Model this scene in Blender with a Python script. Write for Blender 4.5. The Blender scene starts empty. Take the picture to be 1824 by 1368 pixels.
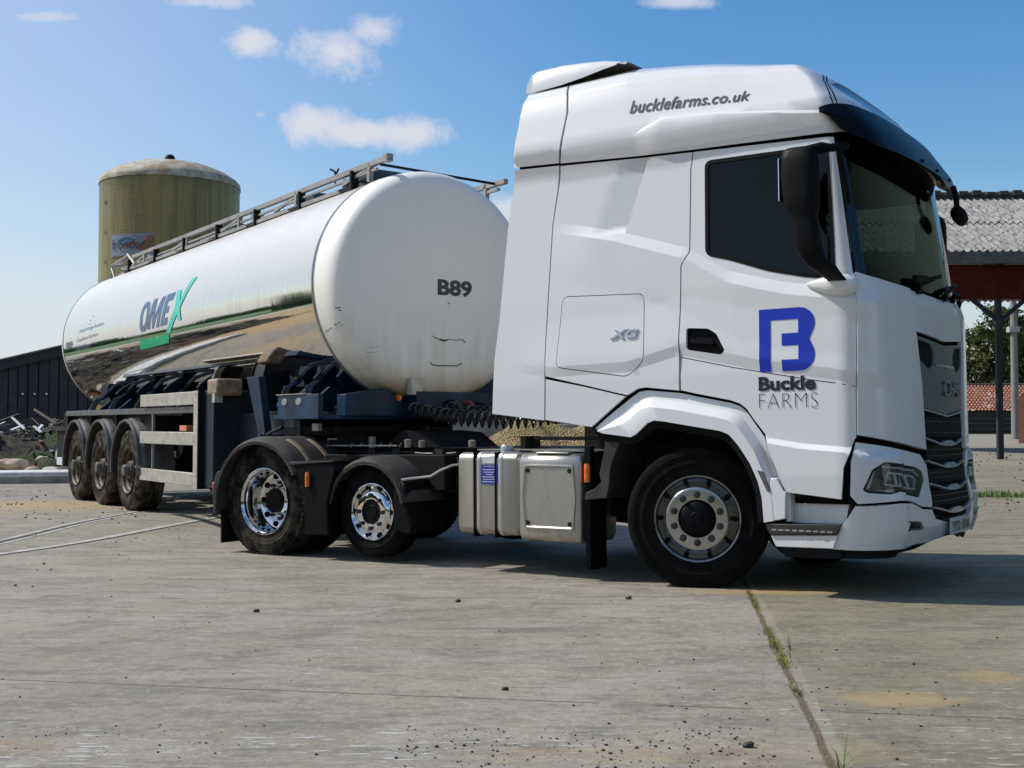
import bpy, bmesh, math, random
from mathutils import Vector, Matrix, Euler
from mathutils.geometry import delaunay_2d_cdt
random.seed(7)
PI = math.pi
rad = math.radians
sc = bpy.context.scene
C = sc.collection

# ------------------------------------------------------------------ camera
CAM_H = 1.0478
cd = bpy.data.cameras.new('camera'); cam = bpy.data.objects.new('camera', cd); C.objects.link(cam)
cam.location = (0, 0, CAM_H); cam.rotation_euler = (PI / 2 + 0.039, 0, 0)
cd.sensor_width = 36; cd.lens = 36 * 2100 / 1824; cd.clip_start = .05; cd.clip_end = 5000
sc.camera = cam
sc.view_settings.view_transform = 'Standard'; sc.view_settings.look = 'None'
sc.view_settings.exposure = 0.0; sc.view_settings.gamma = 1

# ------------------------------------------------------------------ sun and sky
SUN_DIR = Vector((-.93, .22, 1.0)).normalized()          # towards the sun
SUN_EL = math.asin(SUN_DIR.z); SUN_AZ = math.atan2(SUN_DIR.x, SUN_DIR.y)
ld = bpy.data.lights.new('sun', 'SUN'); ld.energy = 4.4; ld.angle = rad(.5); ld.color = (1, .955, .89)
sun = bpy.data.objects.new('sun', ld); C.objects.link(sun)
sun.rotation_euler = SUN_DIR.to_track_quat('Z', 'Y').to_euler(); sun.location = (-20, 10, 40)
sc.cycles.max_bounces = 8; sc.cycles.transparent_max_bounces = 12

W = bpy.data.worlds.new('World'); sc.world = W; W.use_nodes = True
nt = W.node_tree; nt.nodes.clear()
def wn(t, **k):
    n = nt.nodes.new(t)
    for a, b in k.items(): setattr(n, a, b)
    return n
def wl(a, b): nt.links.new(a, b)
def wmath(op, a, b=None, c=None):
    n = wn('ShaderNodeMath', operation=op)
    for i, v in enumerate((a, b, c)):
        if v is None: continue
        if isinstance(v, (int, float)): n.inputs[i].default_value = v
        else: wl(v, n.inputs[i])
    return n.outputs[0]
sky = wn('ShaderNodeTexSky', sky_type='NISHITA', sun_disc=False, sun_elevation=SUN_EL, sun_rotation=SUN_AZ,
         altitude=0, air_density=1.2, dust_density=1.0, ozone_density=2.2)
hsv = wn('ShaderNodeHueSaturation'); hsv.inputs['Saturation'].default_value = 1.42; hsv.inputs['Value'].default_value = 1.0
hsv.inputs['Hue'].default_value = .502
wl(sky.outputs[0], hsv.inputs['Color'])
bg = wn('ShaderNodeBackground'); bg.inputs[1].default_value = .14; wl(hsv.outputs[0], bg.inputs[0])
geo = wn('ShaderNodeNewGeometry'); tc = wn('ShaderNodeTexCoord')
sep = wn('ShaderNodeSeparateXYZ'); wl(tc.outputs['Generated'], sep.inputs[0])
ay = wmath('MAXIMUM', wmath('ABSOLUTE', sep.outputs[1]), .02)
ux = wmath('DIVIDE', sep.outputs[0], ay); wz = wmath('DIVIDE', sep.outputs[2], ay)
fwd = wmath('GREATER_THAN', sep.outputs[1], 0)
nz = wn('ShaderNodeTexNoise'); nz.inputs['Scale'].default_value = 26; nz.inputs['Detail'].default_value = 9; nz.inputs['Roughness'].default_value = .68
nz.inputs['Distortion'].default_value = .3
wl(tc.outputs['Generated'], nz.inputs['Vector'])
nz2 = wn('ShaderNodeTexNoise'); nz2.inputs['Scale'].default_value = 9; nz2.inputs['Detail'].default_value = 5
wl(tc.outputs['Generated'], nz2.inputs['Vector'])
wob = wmath('ADD', wmath('MULTIPLY', wmath('SUBTRACT', nz.outputs[0], .5), 2.9), wmath('MULTIPLY', wmath('SUBTRACT', nz2.outputs[0], .5), 2.2))
CP, SP = math.cos(.039), math.sin(.039)
def skydir(u, v):
    a = (u - 912) / 2100; b = -(v - 684) / 2100
    y = CP - b * SP; z = SP + b * CP
    return a / y, z / y
tot = None
#        azimuth/elevation written as gnomonic angles, half sizes, strength
for (u, v, ru, rv, s) in ((448, 74, 66, 40, 1), (605, 92, 112, 66, 1), (668, 58, 78, 48, .9), (560, 222, 104, 48, 1), (640, 234, 150, 30, 1), (735, 238, 104, 40, 1),
                          (70, 30, 120, 18, .75), (370, 2, 130, 20, .8), (1215, 4, 75, 14, .8), (890, 385, 60, 48, .9), (40, 590, 160, 42, .28), (465, 203, 22, 12, .5)):
    x0, z0 = skydir(u, v)
    dx = wmath('DIVIDE', wmath('SUBTRACT', ux, x0), ru / 2100); dz = wmath('DIVIDE', wmath('SUBTRACT', wz, z0), rv / 2100)
    r = wmath('SQRT', wmath('ADD', wmath('MULTIPLY', dx, dx), wmath('MULTIPLY', dz, dz)))
    m = wmath('MULTIPLY', wmath('SUBTRACT', 1.0, r), 1.6)
    m = wmath('ADD', m, wob)
    mr = wn('ShaderNodeMapRange', interpolation_type='SMOOTHSTEP'); wl(m, mr.inputs[0]); mr.inputs[1].default_value = -.3; mr.inputs[2].default_value = 1.35
    # nothing beyond 1.5 radii
    lim = wn('ShaderNodeMapRange', interpolation_type='SMOOTHSTEP'); wl(r, lim.inputs[0]); lim.inputs[1].default_value = 1.0; lim.inputs[2].default_value = 1.55; lim.inputs[3].default_value = 1; lim.inputs[4].default_value = 0
    k = wmath('MULTIPLY', wmath('MULTIPLY', mr.outputs[0], lim.outputs[0]), s)
    k = wmath('MULTIPLY', k, fwd)
    tot = k if tot is None else wmath('MAXIMUM', tot, k)
# scattered fair-weather cloud in the rest of the sky (seen in reflections)
nb = wn('ShaderNodeTexNoise'); nb.inputs['Scale'].default_value = 3.2; nb.inputs['Detail'].default_value = 7; wl(tc.outputs['Generated'], nb.inputs['Vector'])
mb = wn('ShaderNodeMapRange', interpolation_type='SMOOTHSTEP'); wl(nb.outputs[0], mb.inputs[0]); mb.inputs[1].default_value = .5; mb.inputs[2].default_value = .68; mb.inputs[4].default_value = .85
back = wmath('MULTIPLY', mb.outputs[0], wmath('LESS_THAN', sep.outputs[1], 0))
tot = wmath('MAXIMUM', tot, back)
# pale band of distant cloud and haze along the horizon
hz = wn('ShaderNodeMapRange', interpolation_type='SMOOTHSTEP'); wl(wz, hz.inputs[0]); hz.inputs[1].default_value = .0; hz.inputs[2].default_value = .24
hz.inputs[3].default_value = .82; hz.inputs[4].default_value = 0
tot = wmath('MAXIMUM', tot, hz.outputs[0])
hz2 = wn('ShaderNodeMapRange', interpolation_type='SMOOTHSTEP'); wl(ux, hz2.inputs[0]); hz2.inputs[1].default_value = .15; hz2.inputs[2].default_value = -.55; hz2.inputs[4].default_value = .42
tot = wmath('MAXIMUM', tot, wmath('ADD', wmath('MULTIPLY', hz.outputs[0], .6), hz2.outputs[0]))
cb = wn('ShaderNodeBackground'); cb.inputs[0].default_value = (.80, .835, .95, 1); cb.inputs[1].default_value = .86
mix = wn('ShaderNodeMixShader'); wl(tot, mix.inputs[0]); wl(bg.outputs[0], mix.inputs[1]); wl(cb.outputs[0], mix.inputs[2])
wo = wn('ShaderNodeOutputWorld'); wl(mix.outputs[0], wo.inputs[0])

# ------------------------------------------------------------------ helpers
def tag(o, label=None, cat=None, group=None, kind=None):
    if label: o['label'] = label
    if cat: o['category'] = cat
    if group: o['group'] = group
    if kind: o['kind'] = kind
    return o
def empty(name, loc, rot=(0, 0, 0)):
    o = bpy.data.objects.new(name, None); C.objects.link(o); o.location = loc; o.rotation_euler = rot; o.empty_display_size = .2
    return o
def link(name, me, m, parent=None, sharp=32, smooth=True, bevel=0):
    if smooth:
        me.polygons.foreach_set('use_smooth', [True] * len(me.polygons))
        me.set_sharp_from_angle(angle=rad(sharp))
    if m is not None:
        for x in (m if isinstance(m, (list, tuple)) else [m]): me.materials.append(x)
    o = bpy.data.objects.new(name, me); C.objects.link(o)
    if parent is not None: o.parent = parent
    if bevel:
        b = o.modifiers.new('bevel', 'BEVEL'); b.width = bevel; b.segments = 2; b.limit_method = 'ANGLE'; b.angle_limit = rad(40)
    return o
class MB:
    def __init__(s): s.v = []; s.f = []; s.mi = []
    def add(s, vs, fs, mi=0):
        n = len(s.v); s.v += [tuple(v) for v in vs]; s.f += [tuple(i + n for i in f) for f in fs]; s.mi += [mi] * len(fs); return s
    def box(s, x0, x1, y0, y1, z0, z1, mi=0, R=None, T=None):
        vs = [Vector((x, y, z)) for x in (x0, x1) for y in (y0, y1) for z in (z0, z1)]
        if R is not None: vs = [R @ v for v in vs]
        if T is not None: vs = [v + Vector(T) for v in vs]
        return s.add(vs, [(0, 1, 3, 2), (4, 6, 7, 5), (0, 4, 5, 1), (2, 3, 7, 6), (0, 2, 6, 4), (1, 5, 7, 3)], mi)
    def bar(s, p, q, w, h=None, mi=0, up=(0, 0, 1)):
        h = h or w; p = Vector(p); q = Vector(q); d = (q - p).normalized(); u = Vector(up)
        if abs(d.dot(u)) > .98: u = Vector((0, 1, 0))
        a = d.cross(u).normalized() * w / 2; b = a.cross(d).normalized() * h / 2
        vs = [p + a + b, p - a + b, p - a - b, p + a - b, q + a + b, q - a + b, q - a - b, q + a - b]
        return s.add(vs, [(0, 1, 2, 3), (7, 6, 5, 4), (0, 4, 5, 1), (1, 5, 6, 2), (2, 6, 7, 3), (3, 7, 4, 0)], mi)
    def tube(s, pts, r, n=8, mi=0, cap=True):
        pts = [Vector(p) for p in pts]; rs = r if isinstance(r, (list, tuple)) else [r] * len(pts)
        ring = []; up = None; vs = []; fs = []
        for i, p in enumerate(pts):
            d = (pts[min(i + 1, len(pts) - 1)] - pts[max(i - 1, 0)]).normalized()
            if up is None: up = Vector((0, 0, 1)) if abs(d.z) < .9 else Vector((1, 0, 0))
            a = d.cross(up)
            if a.length < 1e-5: a = d.cross(Vector((0, 1, .1)))
            a.normalize(); b = a.cross(d).normalized(); up = b
            for k in range(n):
                t = 2 * PI * k / n; vs.append(p + (a * math.cos(t) + b * math.sin(t)) * rs[i])
        for i in range(len(pts) - 1):
            for k in range(n):
                fs.append((i * n + k, i * n + (k + 1) % n, (i + 1) * n + (k + 1) % n, (i + 1) * n + k))
        if cap: fs.append(tuple(range(n - 1, -1, -1))); fs.append(tuple((len(pts) - 1) * n + k for k in range(n)))
        return s.add(vs, fs, mi)
    def lathe(s, prof, n=48, cen=(0, 0, 0), axis='y', mi=0, a0=0, a1=2 * PI):
        """prof: list of (r, h); h runs along the axis"""
        vs = []; fs = []; full = abs(a1 - a0 - 2 * PI) < 1e-6; m = n if full else n + 1
        for r, h in prof:
            for k in range(m):
                t = a0 + (a1 - a0) * k / n; c, d = math.cos(t) * r, math.sin(t) * r
                v = {'y': (c, h, d), 'x': (h, c, d), 'z': (c, d, h)}[axis]
                vs.append((v[0] + cen[0], v[1] + cen[1], v[2] + cen[2]))
        for i in range(len(prof) - 1):
            for k in range(n):
                k2 = (k + 1) % m if full else k + 1
                f = (i * m + k, i * m + k2, (i + 1) * m + k2, (i + 1) * m + k)
                fs.append(f)
        return s.add(vs, fs, mi)
    def prism(s, out, y0, y1, mi=0, axis='y'):
        """out: polygon of (a, b); extruded along axis"""
        n = len(out)
        def P(a, b, h): return {'y': (a, h, b), 'x': (h, a, b), 'z': (a, b, h)}[axis]
        vs = [P(a, b, y0) for a, b in out] + [P(a, b, y1) for a, b in out]
        fs = [tuple(range(n)), tuple(range(2 * n - 1, n - 1, -1))] + [(i, (i + 1) % n + 0, n + (i + 1) % n, n + i) for i in range(n)]
        fs = fs[:2] + [(i, i + n, (i + 1) % n + n, (i + 1) % n) for i in range(n)]
        return s.add(vs, fs, mi)
    def loft(s, rings, closed=True, mi=0, caps=False):
        n = len(rings[0]); vs = [v for r in rings for v in r]; fs = []
        for i in range(len(rings) - 1):
            for k in range(n if closed else n - 1):
                fs.append((i * n + k, i * n + (k + 1) % n, (i + 1) * n + (k + 1) % n, (i + 1) * n + k))
        if caps: fs.append(tuple(range(n - 1, -1, -1))); fs.append(tuple((len(rings) - 1) * n + k for k in range(n)))
        return s.add(vs, fs, mi)
    def mesh(s, name):
        me = bpy.data.meshes.new(name); me.from_pydata(s.v, [], s.f)
        if any(s.mi): me.polygons.foreach_set('material_index', s.mi)
        bm = bmesh.new(); bm.from_mesh(me); bmesh.ops.recalc_face_normals(bm, faces=bm.faces); bm.to_mesh(me); bm.free()
        me.update(); return me
    def build(s, name, m, parent=None, **k): return link(name, s.mesh(name), m, parent, **k)

# ------------------------------------------------------------------ materials
class N:
    def __init__(s, name):
        s.m = bpy.data.materials.new(name); s.m.use_nodes = True; s.t = s.m.node_tree
        s.b = s.t.nodes['Principled BSDF']; s.out = s.t.nodes['Material Output']
        s.tc = s.n('ShaderNodeTexCoord'); s.co = s.tc.outputs['Object']
    def n(s, t, **k):
        x = s.t.nodes.new(t)
        for a, b in k.items(): setattr(x, a, b)
        return x
    def l(s, a, b): s.t.links.new(a, b)
    def put(s, sock, v):
        if isinstance(v, (int, float)): sock.default_value = v
        elif isinstance(v, (tuple, list)): sock.default_value = (*v, 1) if len(v) == 3 and sock.type == 'RGBA' else v
        else: s.l(v, sock)
    def math(s, op, *a):
        x = s.n('ShaderNodeMath', operation=op)
        for i, v in enumerate(a): s.put(x.inputs[i], v)
        return x.outputs[0]
    def map(s, scale=(1, 1, 1), loc=(0, 0, 0), rot=(0, 0, 0), src=None):
        x = s.n('ShaderNodeMapping'); s.l(src or s.co, x.inputs[0]); x.inputs['Scale'].default_value = scale; x.inputs['Location'].default_value = loc; x.inputs['Rotation'].default_value = rot
        return x.outputs[0]
    def noise(s, scale=5, detail=5, rough=.55, src=None, dist=0):
        x = s.n('ShaderNodeTexNoise'); s.l(src or s.co, x.inputs['Vector']); x.inputs['Scale'].default_value = scale
        x.inputs['Detail'].default_value = detail; x.inputs['Roughness'].default_value = rough; x.inputs['Distortion'].default_value = dist
        return x.outputs[0]
    def ramp(s, v, a, b, lo=0, hi=1, smooth=True):
        x = s.n('ShaderNodeMapRange'); x.interpolation_type = 'SMOOTHSTEP' if smooth else 'LINEAR'
        s.put(x.inputs[0], v); x.inputs[1].default_value = a; x.inputs[2].default_value = b; x.inputs[3].default_value = lo; x.inputs[4].default_value = hi
        return x.outputs[0]
    def mix(s, f, a, b, mode='MIX'):
        x = s.n('ShaderNodeMix', data_type='RGBA', blend_type=mode); s.put(x.inputs[0], f); s.put(x.inputs[6], a); s.put(x.inputs[7], b)
        return x.outputs[2]
    def xyz(s, src=None):
        x = s.n('ShaderNodeSeparateXYZ'); s.l(src or s.co, x.inputs[0]); return x.outputs
    def bump(s, h, strength=.3, dist=.01, chain=None):
        x = s.n('ShaderNodeBump'); x.inputs['Strength'].default_value = strength; x.inputs['Distance'].default_value = dist; s.l(h, x.inputs['Height'])
        if chain is not None: s.l(chain, x.inputs['Normal'])
        return x.outputs[0]
    def fin(s, col=None, rough=None, metal=None, normal=None, coat=None, spec=None):
        if col is not None: s.put(s.b.inputs['Base Color'], col)
        if rough is not None: s.put(s.b.inputs['Roughness'], rough)
        if metal is not None: s.put(s.b.inputs['Metallic'], metal)
        if normal is not None: s.l(normal, s.b.inputs['Normal'])
        if coat is not None: s.b.inputs['Coat Weight'].default_value = coat; s.b.inputs['Coat Roughness'].default_value = .04
        if spec is not None: s.put(s.b.inputs['Specular IOR Level'], spec)
        return s.m
def simple(name, col, rough=.5, metal=0, var=.15, scale=6, bump=0, bscale=60, coat=None, spec=None):
    n = N(name); f = n.noise(scale, 6); k = n.ramp(f, .3, .7, 1 - var, 1 + var, False)
    c = n.mix(1, col, k, 'MULTIPLY'); r = n.ramp(n.noise(scale * 2.3, 4), .3, .7, rough * .85, min(1, rough * 1.15), False)
    return n.fin(c, r, metal, n.bump(n.noise(bscale, 4), bump, .004) if bump else None, coat, spec)

def white_paint():
    n = N('white_paint'); x = n.xyz()
    low = n.ramp(x[2], .2, 1.3, 1, 0); d = n.ramp(n.noise(3.5, 8, .65, n.map((1, 1, .35))), .42, .75)
    dirt = n.math('MULTIPLY', n.math('MULTIPLY', low, d), .3)
    sp = n.math('MULTIPLY', n.ramp(n.noise(120, 2), .72, .76), n.math('MULTIPLY', low, .5))
    c = n.mix(dirt, (.69, .695, .70), (.42, .38, .31)); c = n.mix(sp, c, (.2, .17, .13))
    return n.fin(c, n.math('ADD', .26, n.math('MULTIPLY', dirt, .6)), 0, None, .4)
WHITE = white_paint()
BLACKP = simple('gloss_black', (.004, .005, .010), .3, var=.1, spec=.07)
BLACKM = simple('black_plastic', (.0045, .0047, .0055), .55, var=.3, bump=.1, bscale=300, spec=.10)
BLACKD = simple('dusty_black_plastic', (.040, .037, .033), .65, var=.4, bump=.15, bscale=200, spec=.25)
UNDER = simple('chassis_black', (.005, .005, .0058), .65, var=.4, spec=.2)
SHELL = simple('gap_black', (.003, .003, .003), .8, spec=.1)
GREYP = simple('silver_grey_panel', (.16, .17, .18), .28, .35, var=.08)
BAR = simple('grille_bar_grey', (.42, .43, .45), .3, .4, var=.1)
CHROME = simple('chrome', (.70, .70, .71), .06, 1, var=.04)
AMBER = simple('amber_lens', (.75, .16, .01), .2, coat=.8)
REDL = simple('red_lens', (.6, .015, .02), .2, coat=.8)
BLUEP = simple('blue_paint', (.0025, .019, .048), .42, var=.85, scale=3, spec=.3)
LOGOB = simple('logo_blue', (.004, .03, .42), .3, var=.02)
INK = simple('black_vinyl', (.012, .013, .02), .35, var=.05)
BLUESTK = simple('sticker_blue', (.02, .035, .3), .4, var=.05)
WSTK = simple('sticker_white', (.6, .62, .62), .4, var=.08)
SEAT = simple('cab_interior', (.008, .008, .009), .7, spec=.2)
CURT = simple('curtain', (.06, .065, .07), .9)
CABLE = simple('coil_hose', (.01, .01, .01), .35)
WOODBL = simple('weathered_block', (.22, .17, .12), .8, var=.4, scale=14, bump=.5, bscale=40)
def glass(name, tint, refl=1.0):
    n = N(name); t = n.n('ShaderNodeBsdfTransparent'); t.inputs[0].default_value = (*tint, 1)
    g = n.n('ShaderNodeBsdfGlossy'); g.inputs['Roughness'].default_value = .01; g.inputs[0].default_value = (refl, refl, refl, 1)
    fr = n.n('ShaderNodeFresnel'); fr.inputs[0].default_value = 1.55
    m = n.n('ShaderNodeMixShader'); n.l(fr.outputs[0], m.inputs[0]); n.l(t.outputs[0], m.inputs[1]); n.l(g.outputs[0], m.inputs[2])
    n.l(m.outputs[0], n.out.inputs[0]); return n.m
GLASS = glass('tinted_glass', (.15, .18, .18), .5); WSGLASS = glass('windscreen_glass', (.22, .32, .29), .8); LENS = glass('clear_lens', (.85, .87, .88))
def metal_streak(name, base, rough, streak=.5):
    n = N(name); a = n.noise(9, 7, .7, n.map((1, 1, .12))); b = n.noise(40, 3, .6, n.map((1, 1, .04)))
    f = n.ramp(n.math('ADD', n.math('MULTIPLY', a, .6), n.math('MULTIPLY', b, .4)), .35, .68)
    c = n.mix(n.math('MULTIPLY', f, streak), base, (.30, .27, .21))
    sp = n.ramp(n.noise(55, 4, .6, n.map((1, 1, 1.8))), .70, .73); c = n.mix(n.math('MULTIPLY', sp, .7), c, (.05, .045, .04))
    return n.fin(c, n.math('ADD', rough, n.math('MULTIPLY', f, .22)), n.math('SUBTRACT', .95, n.math('MULTIPLY', f, .35)), n.bump(n.noise(3, 3), .12, .02))
ALU = metal_streak('brushed_aluminium', (.44, .41, .365), .30)
ALUB = metal_streak('satin_aluminium_cover', (.50, .49, .46), .26, .7)
GALV = simple('galvanised_rail', (.42, .40, .35), .5, .35, var=.2, scale=8)
RAILM = simple('handrail_grey', (.33, .31, .28), .45, .6, var=.2)
def tyre(name, dust):
    n = N(name); f = n.ramp(n.noise(7, 7, .65), .35, .7); c = n.mix(n.math('MULTIPLY', f, dust), (.0065, .0065, .0068), (.15, .13, .10))
    return n.fin(c, .9, 0, n.bump(n.noise(90, 4), .2, .004), None, .06)
TYRE = tyre('tyre_rubber', .05); TYRED = tyre('dusty_tyre_rubber', .75)
RIMD = simple('dusty_wheel_steel', (.075, .058, .042), .6, .3, var=.45, scale=10)
HUBG = simple('grey_hub', (.11, .11, .105), .55, .3, var=.3)
TREADM = simple('step_tread', (.03, .03, .03), .5, .2, var=.3, bump=.6, bscale=70)
# ------------------------------------------------------------------ poses of the two vehicles
T_YAW, T_PITCH, T_LOC = -.6098, .0069, (1.2806, 8.3347, -.07)
R_YAW, R_PITCH, R_LOC = -.9745, -.0033, (-5.0399, 15.4665, -.0034)
def pose(yaw, pitch, loc):
    return Matrix.Translation(loc) @ Euler((0, -pitch, yaw), 'XYZ').to_matrix().to_4x4()
MT = pose(T_YAW, T_PITCH, T_LOC); MR = pose(R_YAW, R_PITCH, R_LOC)
MTi = MT.inverted(); MRi = MR.inverted()
def smooth(t): t = max(0, min(1, t)); return t * t * (3 - 2 * t)
def ground_z(x, y):
    b = -.07
    if y > 10: b += .85 * (1 - math.exp(-(y - 10) / 35))
    num = .06 * b; den = .06
    for Mx, Mi, x0, x1 in ((MT, MTi, -4.9, 1.5), (MR, MRi, -3.2, .6)):
        L = Mi @ Vector((x, y, 0)); dx = max(x0 - L.x, 0, L.x - x1); dy = max(-L.y, 0, L.y - 2.5); d2 = dx * dx + dy * dy
        if d2 > 900: continue
        n = Mx.to_3x3().col[2]; o = Mx.translation
        z = o.z - (n.x * (x - o.x) + n.y * (y - o.y)) / n.z
        w = 1 / (d2 + .003) ** 1.5; num += w * z; den += w
    return num / den

# ------------------------------------------------------------------ ground
def ground_mat():
    n = N('concrete_yard'); pos = n.n('ShaderNodeNewGeometry').outputs['Position']
    x = n.xyz(pos); P = pos
    big = n.noise(.35, 6, .6, P); med = n.noise(1.6, 8, .65, P)
    st = n.noise(2.2, 7, .65, n.map((.16, 1.5, 1), rot=(0, 0, .10), src=P), .6)        # sweeping tyre and scraper streaks
    st2 = n.noise(5, 6, .7, n.map((.10, 1.8, 1), rot=(0, 0, -.28), src=P), .4)
    fine = n.noise(70, 4, .7, P); fuzz = n.noise(7, 7, .7, P)
    c = n.mix(n.ramp(big, .35, .65), (.245, .222, .172), (.34, .308, .242))
    c = n.mix(n.ramp(med, .40, .64, 0, .7), c, (.36, .33, .285))
    c = n.mix(n.ramp(st, .50, .72, 0, .5), c, (.135, .132, .12))
    c = n.mix(n.ramp(st2, .56, .74, 0, .38), c, (.14, .138, .128))
    m2 = n.noise(4.5, 8, .72, n.map((.55, 1.3, 1), src=P)); m3 = n.noise(19, 6, .7, P)
    c = n.mix(n.ramp(m2, .46, .64, 0, .7), c, (.155, .145, .118)); c = n.mix(n.ramp(m3, .50, .68, 0, .6), c, (.41, .38, .32)); c = n.mix(n.ramp(m3, .46, .34, 0, .5), c, (.15, .135, .105))
    c = n.mix(n.ramp(fine, .35, .7, 0, .5, False), c, (.13, .12, .10)); c = n.mix(n.ramp(n.noise(210, 2, .6, P), .62, .70, 0, .5), c, (.06, .055, .05))
    rs = n.ramp(n.math('ADD', n.math('ADD', x[0], n.math('MULTIPLY', x[1], -.135)), -.53), -.03, .03)     # slab right of the weedy joint: browner, with vignette darkening put into its colour
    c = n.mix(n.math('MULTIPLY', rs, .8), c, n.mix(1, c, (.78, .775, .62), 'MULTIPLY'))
    # tyre scuffs
    tm = n.noise(3.2, 5, .6, n.map((.22, 2.6, 1), rot=(0, 0, .22), src=P), 1.2); c = n.mix(n.math('MULTIPLY', n.ramp(tm, .58, .66), n.ramp(big, .42, .55, 0, .55)), c, (.10, .10, .095))
    # pale chalky scratches, thickest at the front of the yard
    scr = n.noise(16, 3, .6, n.map((.35, 3.2, 1), rot=(0, 0, -.42), src=P)); near = n.ramp(n.noise(.9, 3, .5, P), .42, .62)
    nearcam = n.ramp(x[1], 4.3, 7.5, 1, .2); s = n.math('MULTIPLY', n.math('MULTIPLY', n.ramp(n.math('ADD', scr, n.ramp(x[1], 4.1, 5.0, .035, 0)), .65, .672), near), nearcam)
    c = n.mix(n.math('MULTIPLY', s, .75), c, (.62, .63, .64))
    ch = n.n('ShaderNodeTexVoronoi'); ch.inputs['Scale'].default_value = 11; n.l(P, ch.inputs['Vector'])
    chips = n.math('MULTIPLY', n.ramp(ch.outputs['Distance'], .045, .09, 1, 0), n.ramp(n.noise(1.7, 3, .5, P), .48, .62))
    c = n.mix(n.math('MULTIPLY', chips, .6), c, (.66, .66, .66))
    # ochre stains
    for (cx, cy, rx, ry, k) in ((1.62, 4.93, .27, .17, .75), (2.13, 5.35, .17, .13, .65), (1.95, 8.2, .7, .22, .8), (-2.05, 4.2, .5, .13, .5), (.2, 4.1, .4, .12, .35), (-6.6, 16.4, 2.1, 1.3, .75), (-8.4, 14.6, 2.5, 1.2, .5), (.9, 4.1, .5, .2, .25)):
        dx = n.math('DIVIDE', n.math('SUBTRACT', x[0], cx), rx); dy = n.math('DIVIDE', n.math('SUBTRACT', x[1], cy), ry)
        r = n.math('ADD', n.math('MULTIPLY', dx, dx), n.math('MULTIPLY', dy, dy)); r = n.math('ADD', r, n.math('MULTIPLY', n.math('SUBTRACT', fuzz, .5), 3.2))
        c = n.mix(n.math('MULTIPLY', n.ramp(r, .0, 1.3, 1, 0), k * .8), c, (.38, .27, .13))
    # slab joints
    def line(px, py, dx, dy, w, off=0):
        L = math.hypot(dx, dy); nx, ny = -dy / L, dx / L
        d = n.math('ADD', n.math('MULTIPLY', x[0], nx), n.math('MULTIPLY', x[1], ny))
        d = n.math('ADD', n.math('SUBTRACT', d, px * nx + py * ny), n.math('MULTIPLY', n.math('SUBTRACT', n.noise(6, 4, .6, P), .5), .03))
        return n.ramp(n.math('ABSOLUTE', d), w * .5, w, 1, 0)
    j = line(1.65, 8.31, .59, 4.37, .022); c = n.mix(n.math('MULTIPLY', j, .8), c, (.10, .075, .045))
    e = line(1.69, 8.31, .59, 4.37, .035); c = n.mix(n.math('MULTIPLY', e, .22), c, (.42, .38, .30))
    brk = n.ramp(n.noise(3, 4, .6, P), .38, .5)
    j2 = line(-2.3, 5.34, 4.27, -.76, .010); c = n.mix(n.math('MULTIPLY', j2, n.math('MULTIPLY', brk, .85)), c, (.07, .06, .05))
    for (a, b) in ((.75, 13.0), (-1.2, 17.5)):
        jj = line(a, b, 4.27, -.76, .03); c = n.mix(n.math('MULTIPLY', jj, .7), c, (.08, .07, .06))
    # dirt yard away from the concrete: behind and to the left
    yd = n.math('ADD', n.math('MULTIPLY', x[0], -.55), n.math('MULTIPLY', n.math('SUBTRACT', big, .5), 5))
    dirt = n.ramp(n.math('ADD', yd, n.math('MULTIPLY', x[1], -.75)), 2.6, 5.5)
    lft = n.math('ADD', n.math('SUBTRACT', n.math('MULTIPLY', x[0], -1), n.math('MULTIPLY', n.math('ABSOLUTE', x[1]), .45)), n.math('MULTIPLY', n.math('SUBTRACT', big, .5), 5))
    dirt = n.math('MAXIMUM', dirt, n.ramp(lft, 2.0, 5.0))
    far = n.ramp(n.math('ADD', x[1], n.math('MULTIPLY', n.math('SUBTRACT', med, .5), 6)), 24, 30)
    dc = n.mix(n.ramp(med, .35, .7), (.34, .225, .105), (.42, .31, .17))
    c = n.mix(dirt, c, dc); c = n.mix(n.math('MULTIPLY', far, .7), c, (.27, .25, .21))
    farg = n.ramp(n.math('ADD', n.math('ABSOLUTE', x[1]), n.math('MULTIPLY', n.math('SUBTRACT', big, .5), 20)), 85, 110); c = n.mix(farg, c, (.08, .13, .04)); dist = n.math('ADD', n.math('MULTIPLY', n.math('ADD', x[0], 0), -1), n.math('MULTIPLY', n.math('SUBTRACT', med, .5), 4)); c = n.mix(n.math('MULTIPLY', n.ramp(dist, 30, 31.5), n.ramp(lft, 4, 9)), c, (.45, .43, .38)); c = n.mix(n.math('MULTIPLY', n.ramp(dist, 33, 35), n.ramp(lft, 4, 9)), c, (.055, .125, .035))
    h = n.math('ADD', n.math('MULTIPLY', fine, .5), n.math('MULTIPLY', n.noise(320, 3, .6, P), .4))
    nn = n.bump(h, .6, .008); nn = n.bump(med, .25, .03, nn)
    n.co = P
    return n.fin(c, n.ramp(med, .3, .7, .72, .92), 0, nn, None, .25)
def axis_pts(lo, hi, fine_lo, fine_hi, fs, grow=1.18):
    a = []; v = fine_lo
    while v < fine_hi: a.append(v); v += fs
    a.append(fine_hi); s = fs; v = fine_hi
    while v < hi: s *= grow; v += s; a.append(min(v, hi))
    s = fs; v = fine_lo; b = []
    while v > lo: s *= grow; v -= s; b.append(max(v, lo))
    return b[::-1] + a
gx = axis_pts(-1500, 1500, -11, 9, .14); gy = axis_pts(-1500, 1500, 2, 24, .14)
gv = [(x, y, ground_z(x, y)) for y in gy for x in gx]; nx_ = len(gx)
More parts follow.
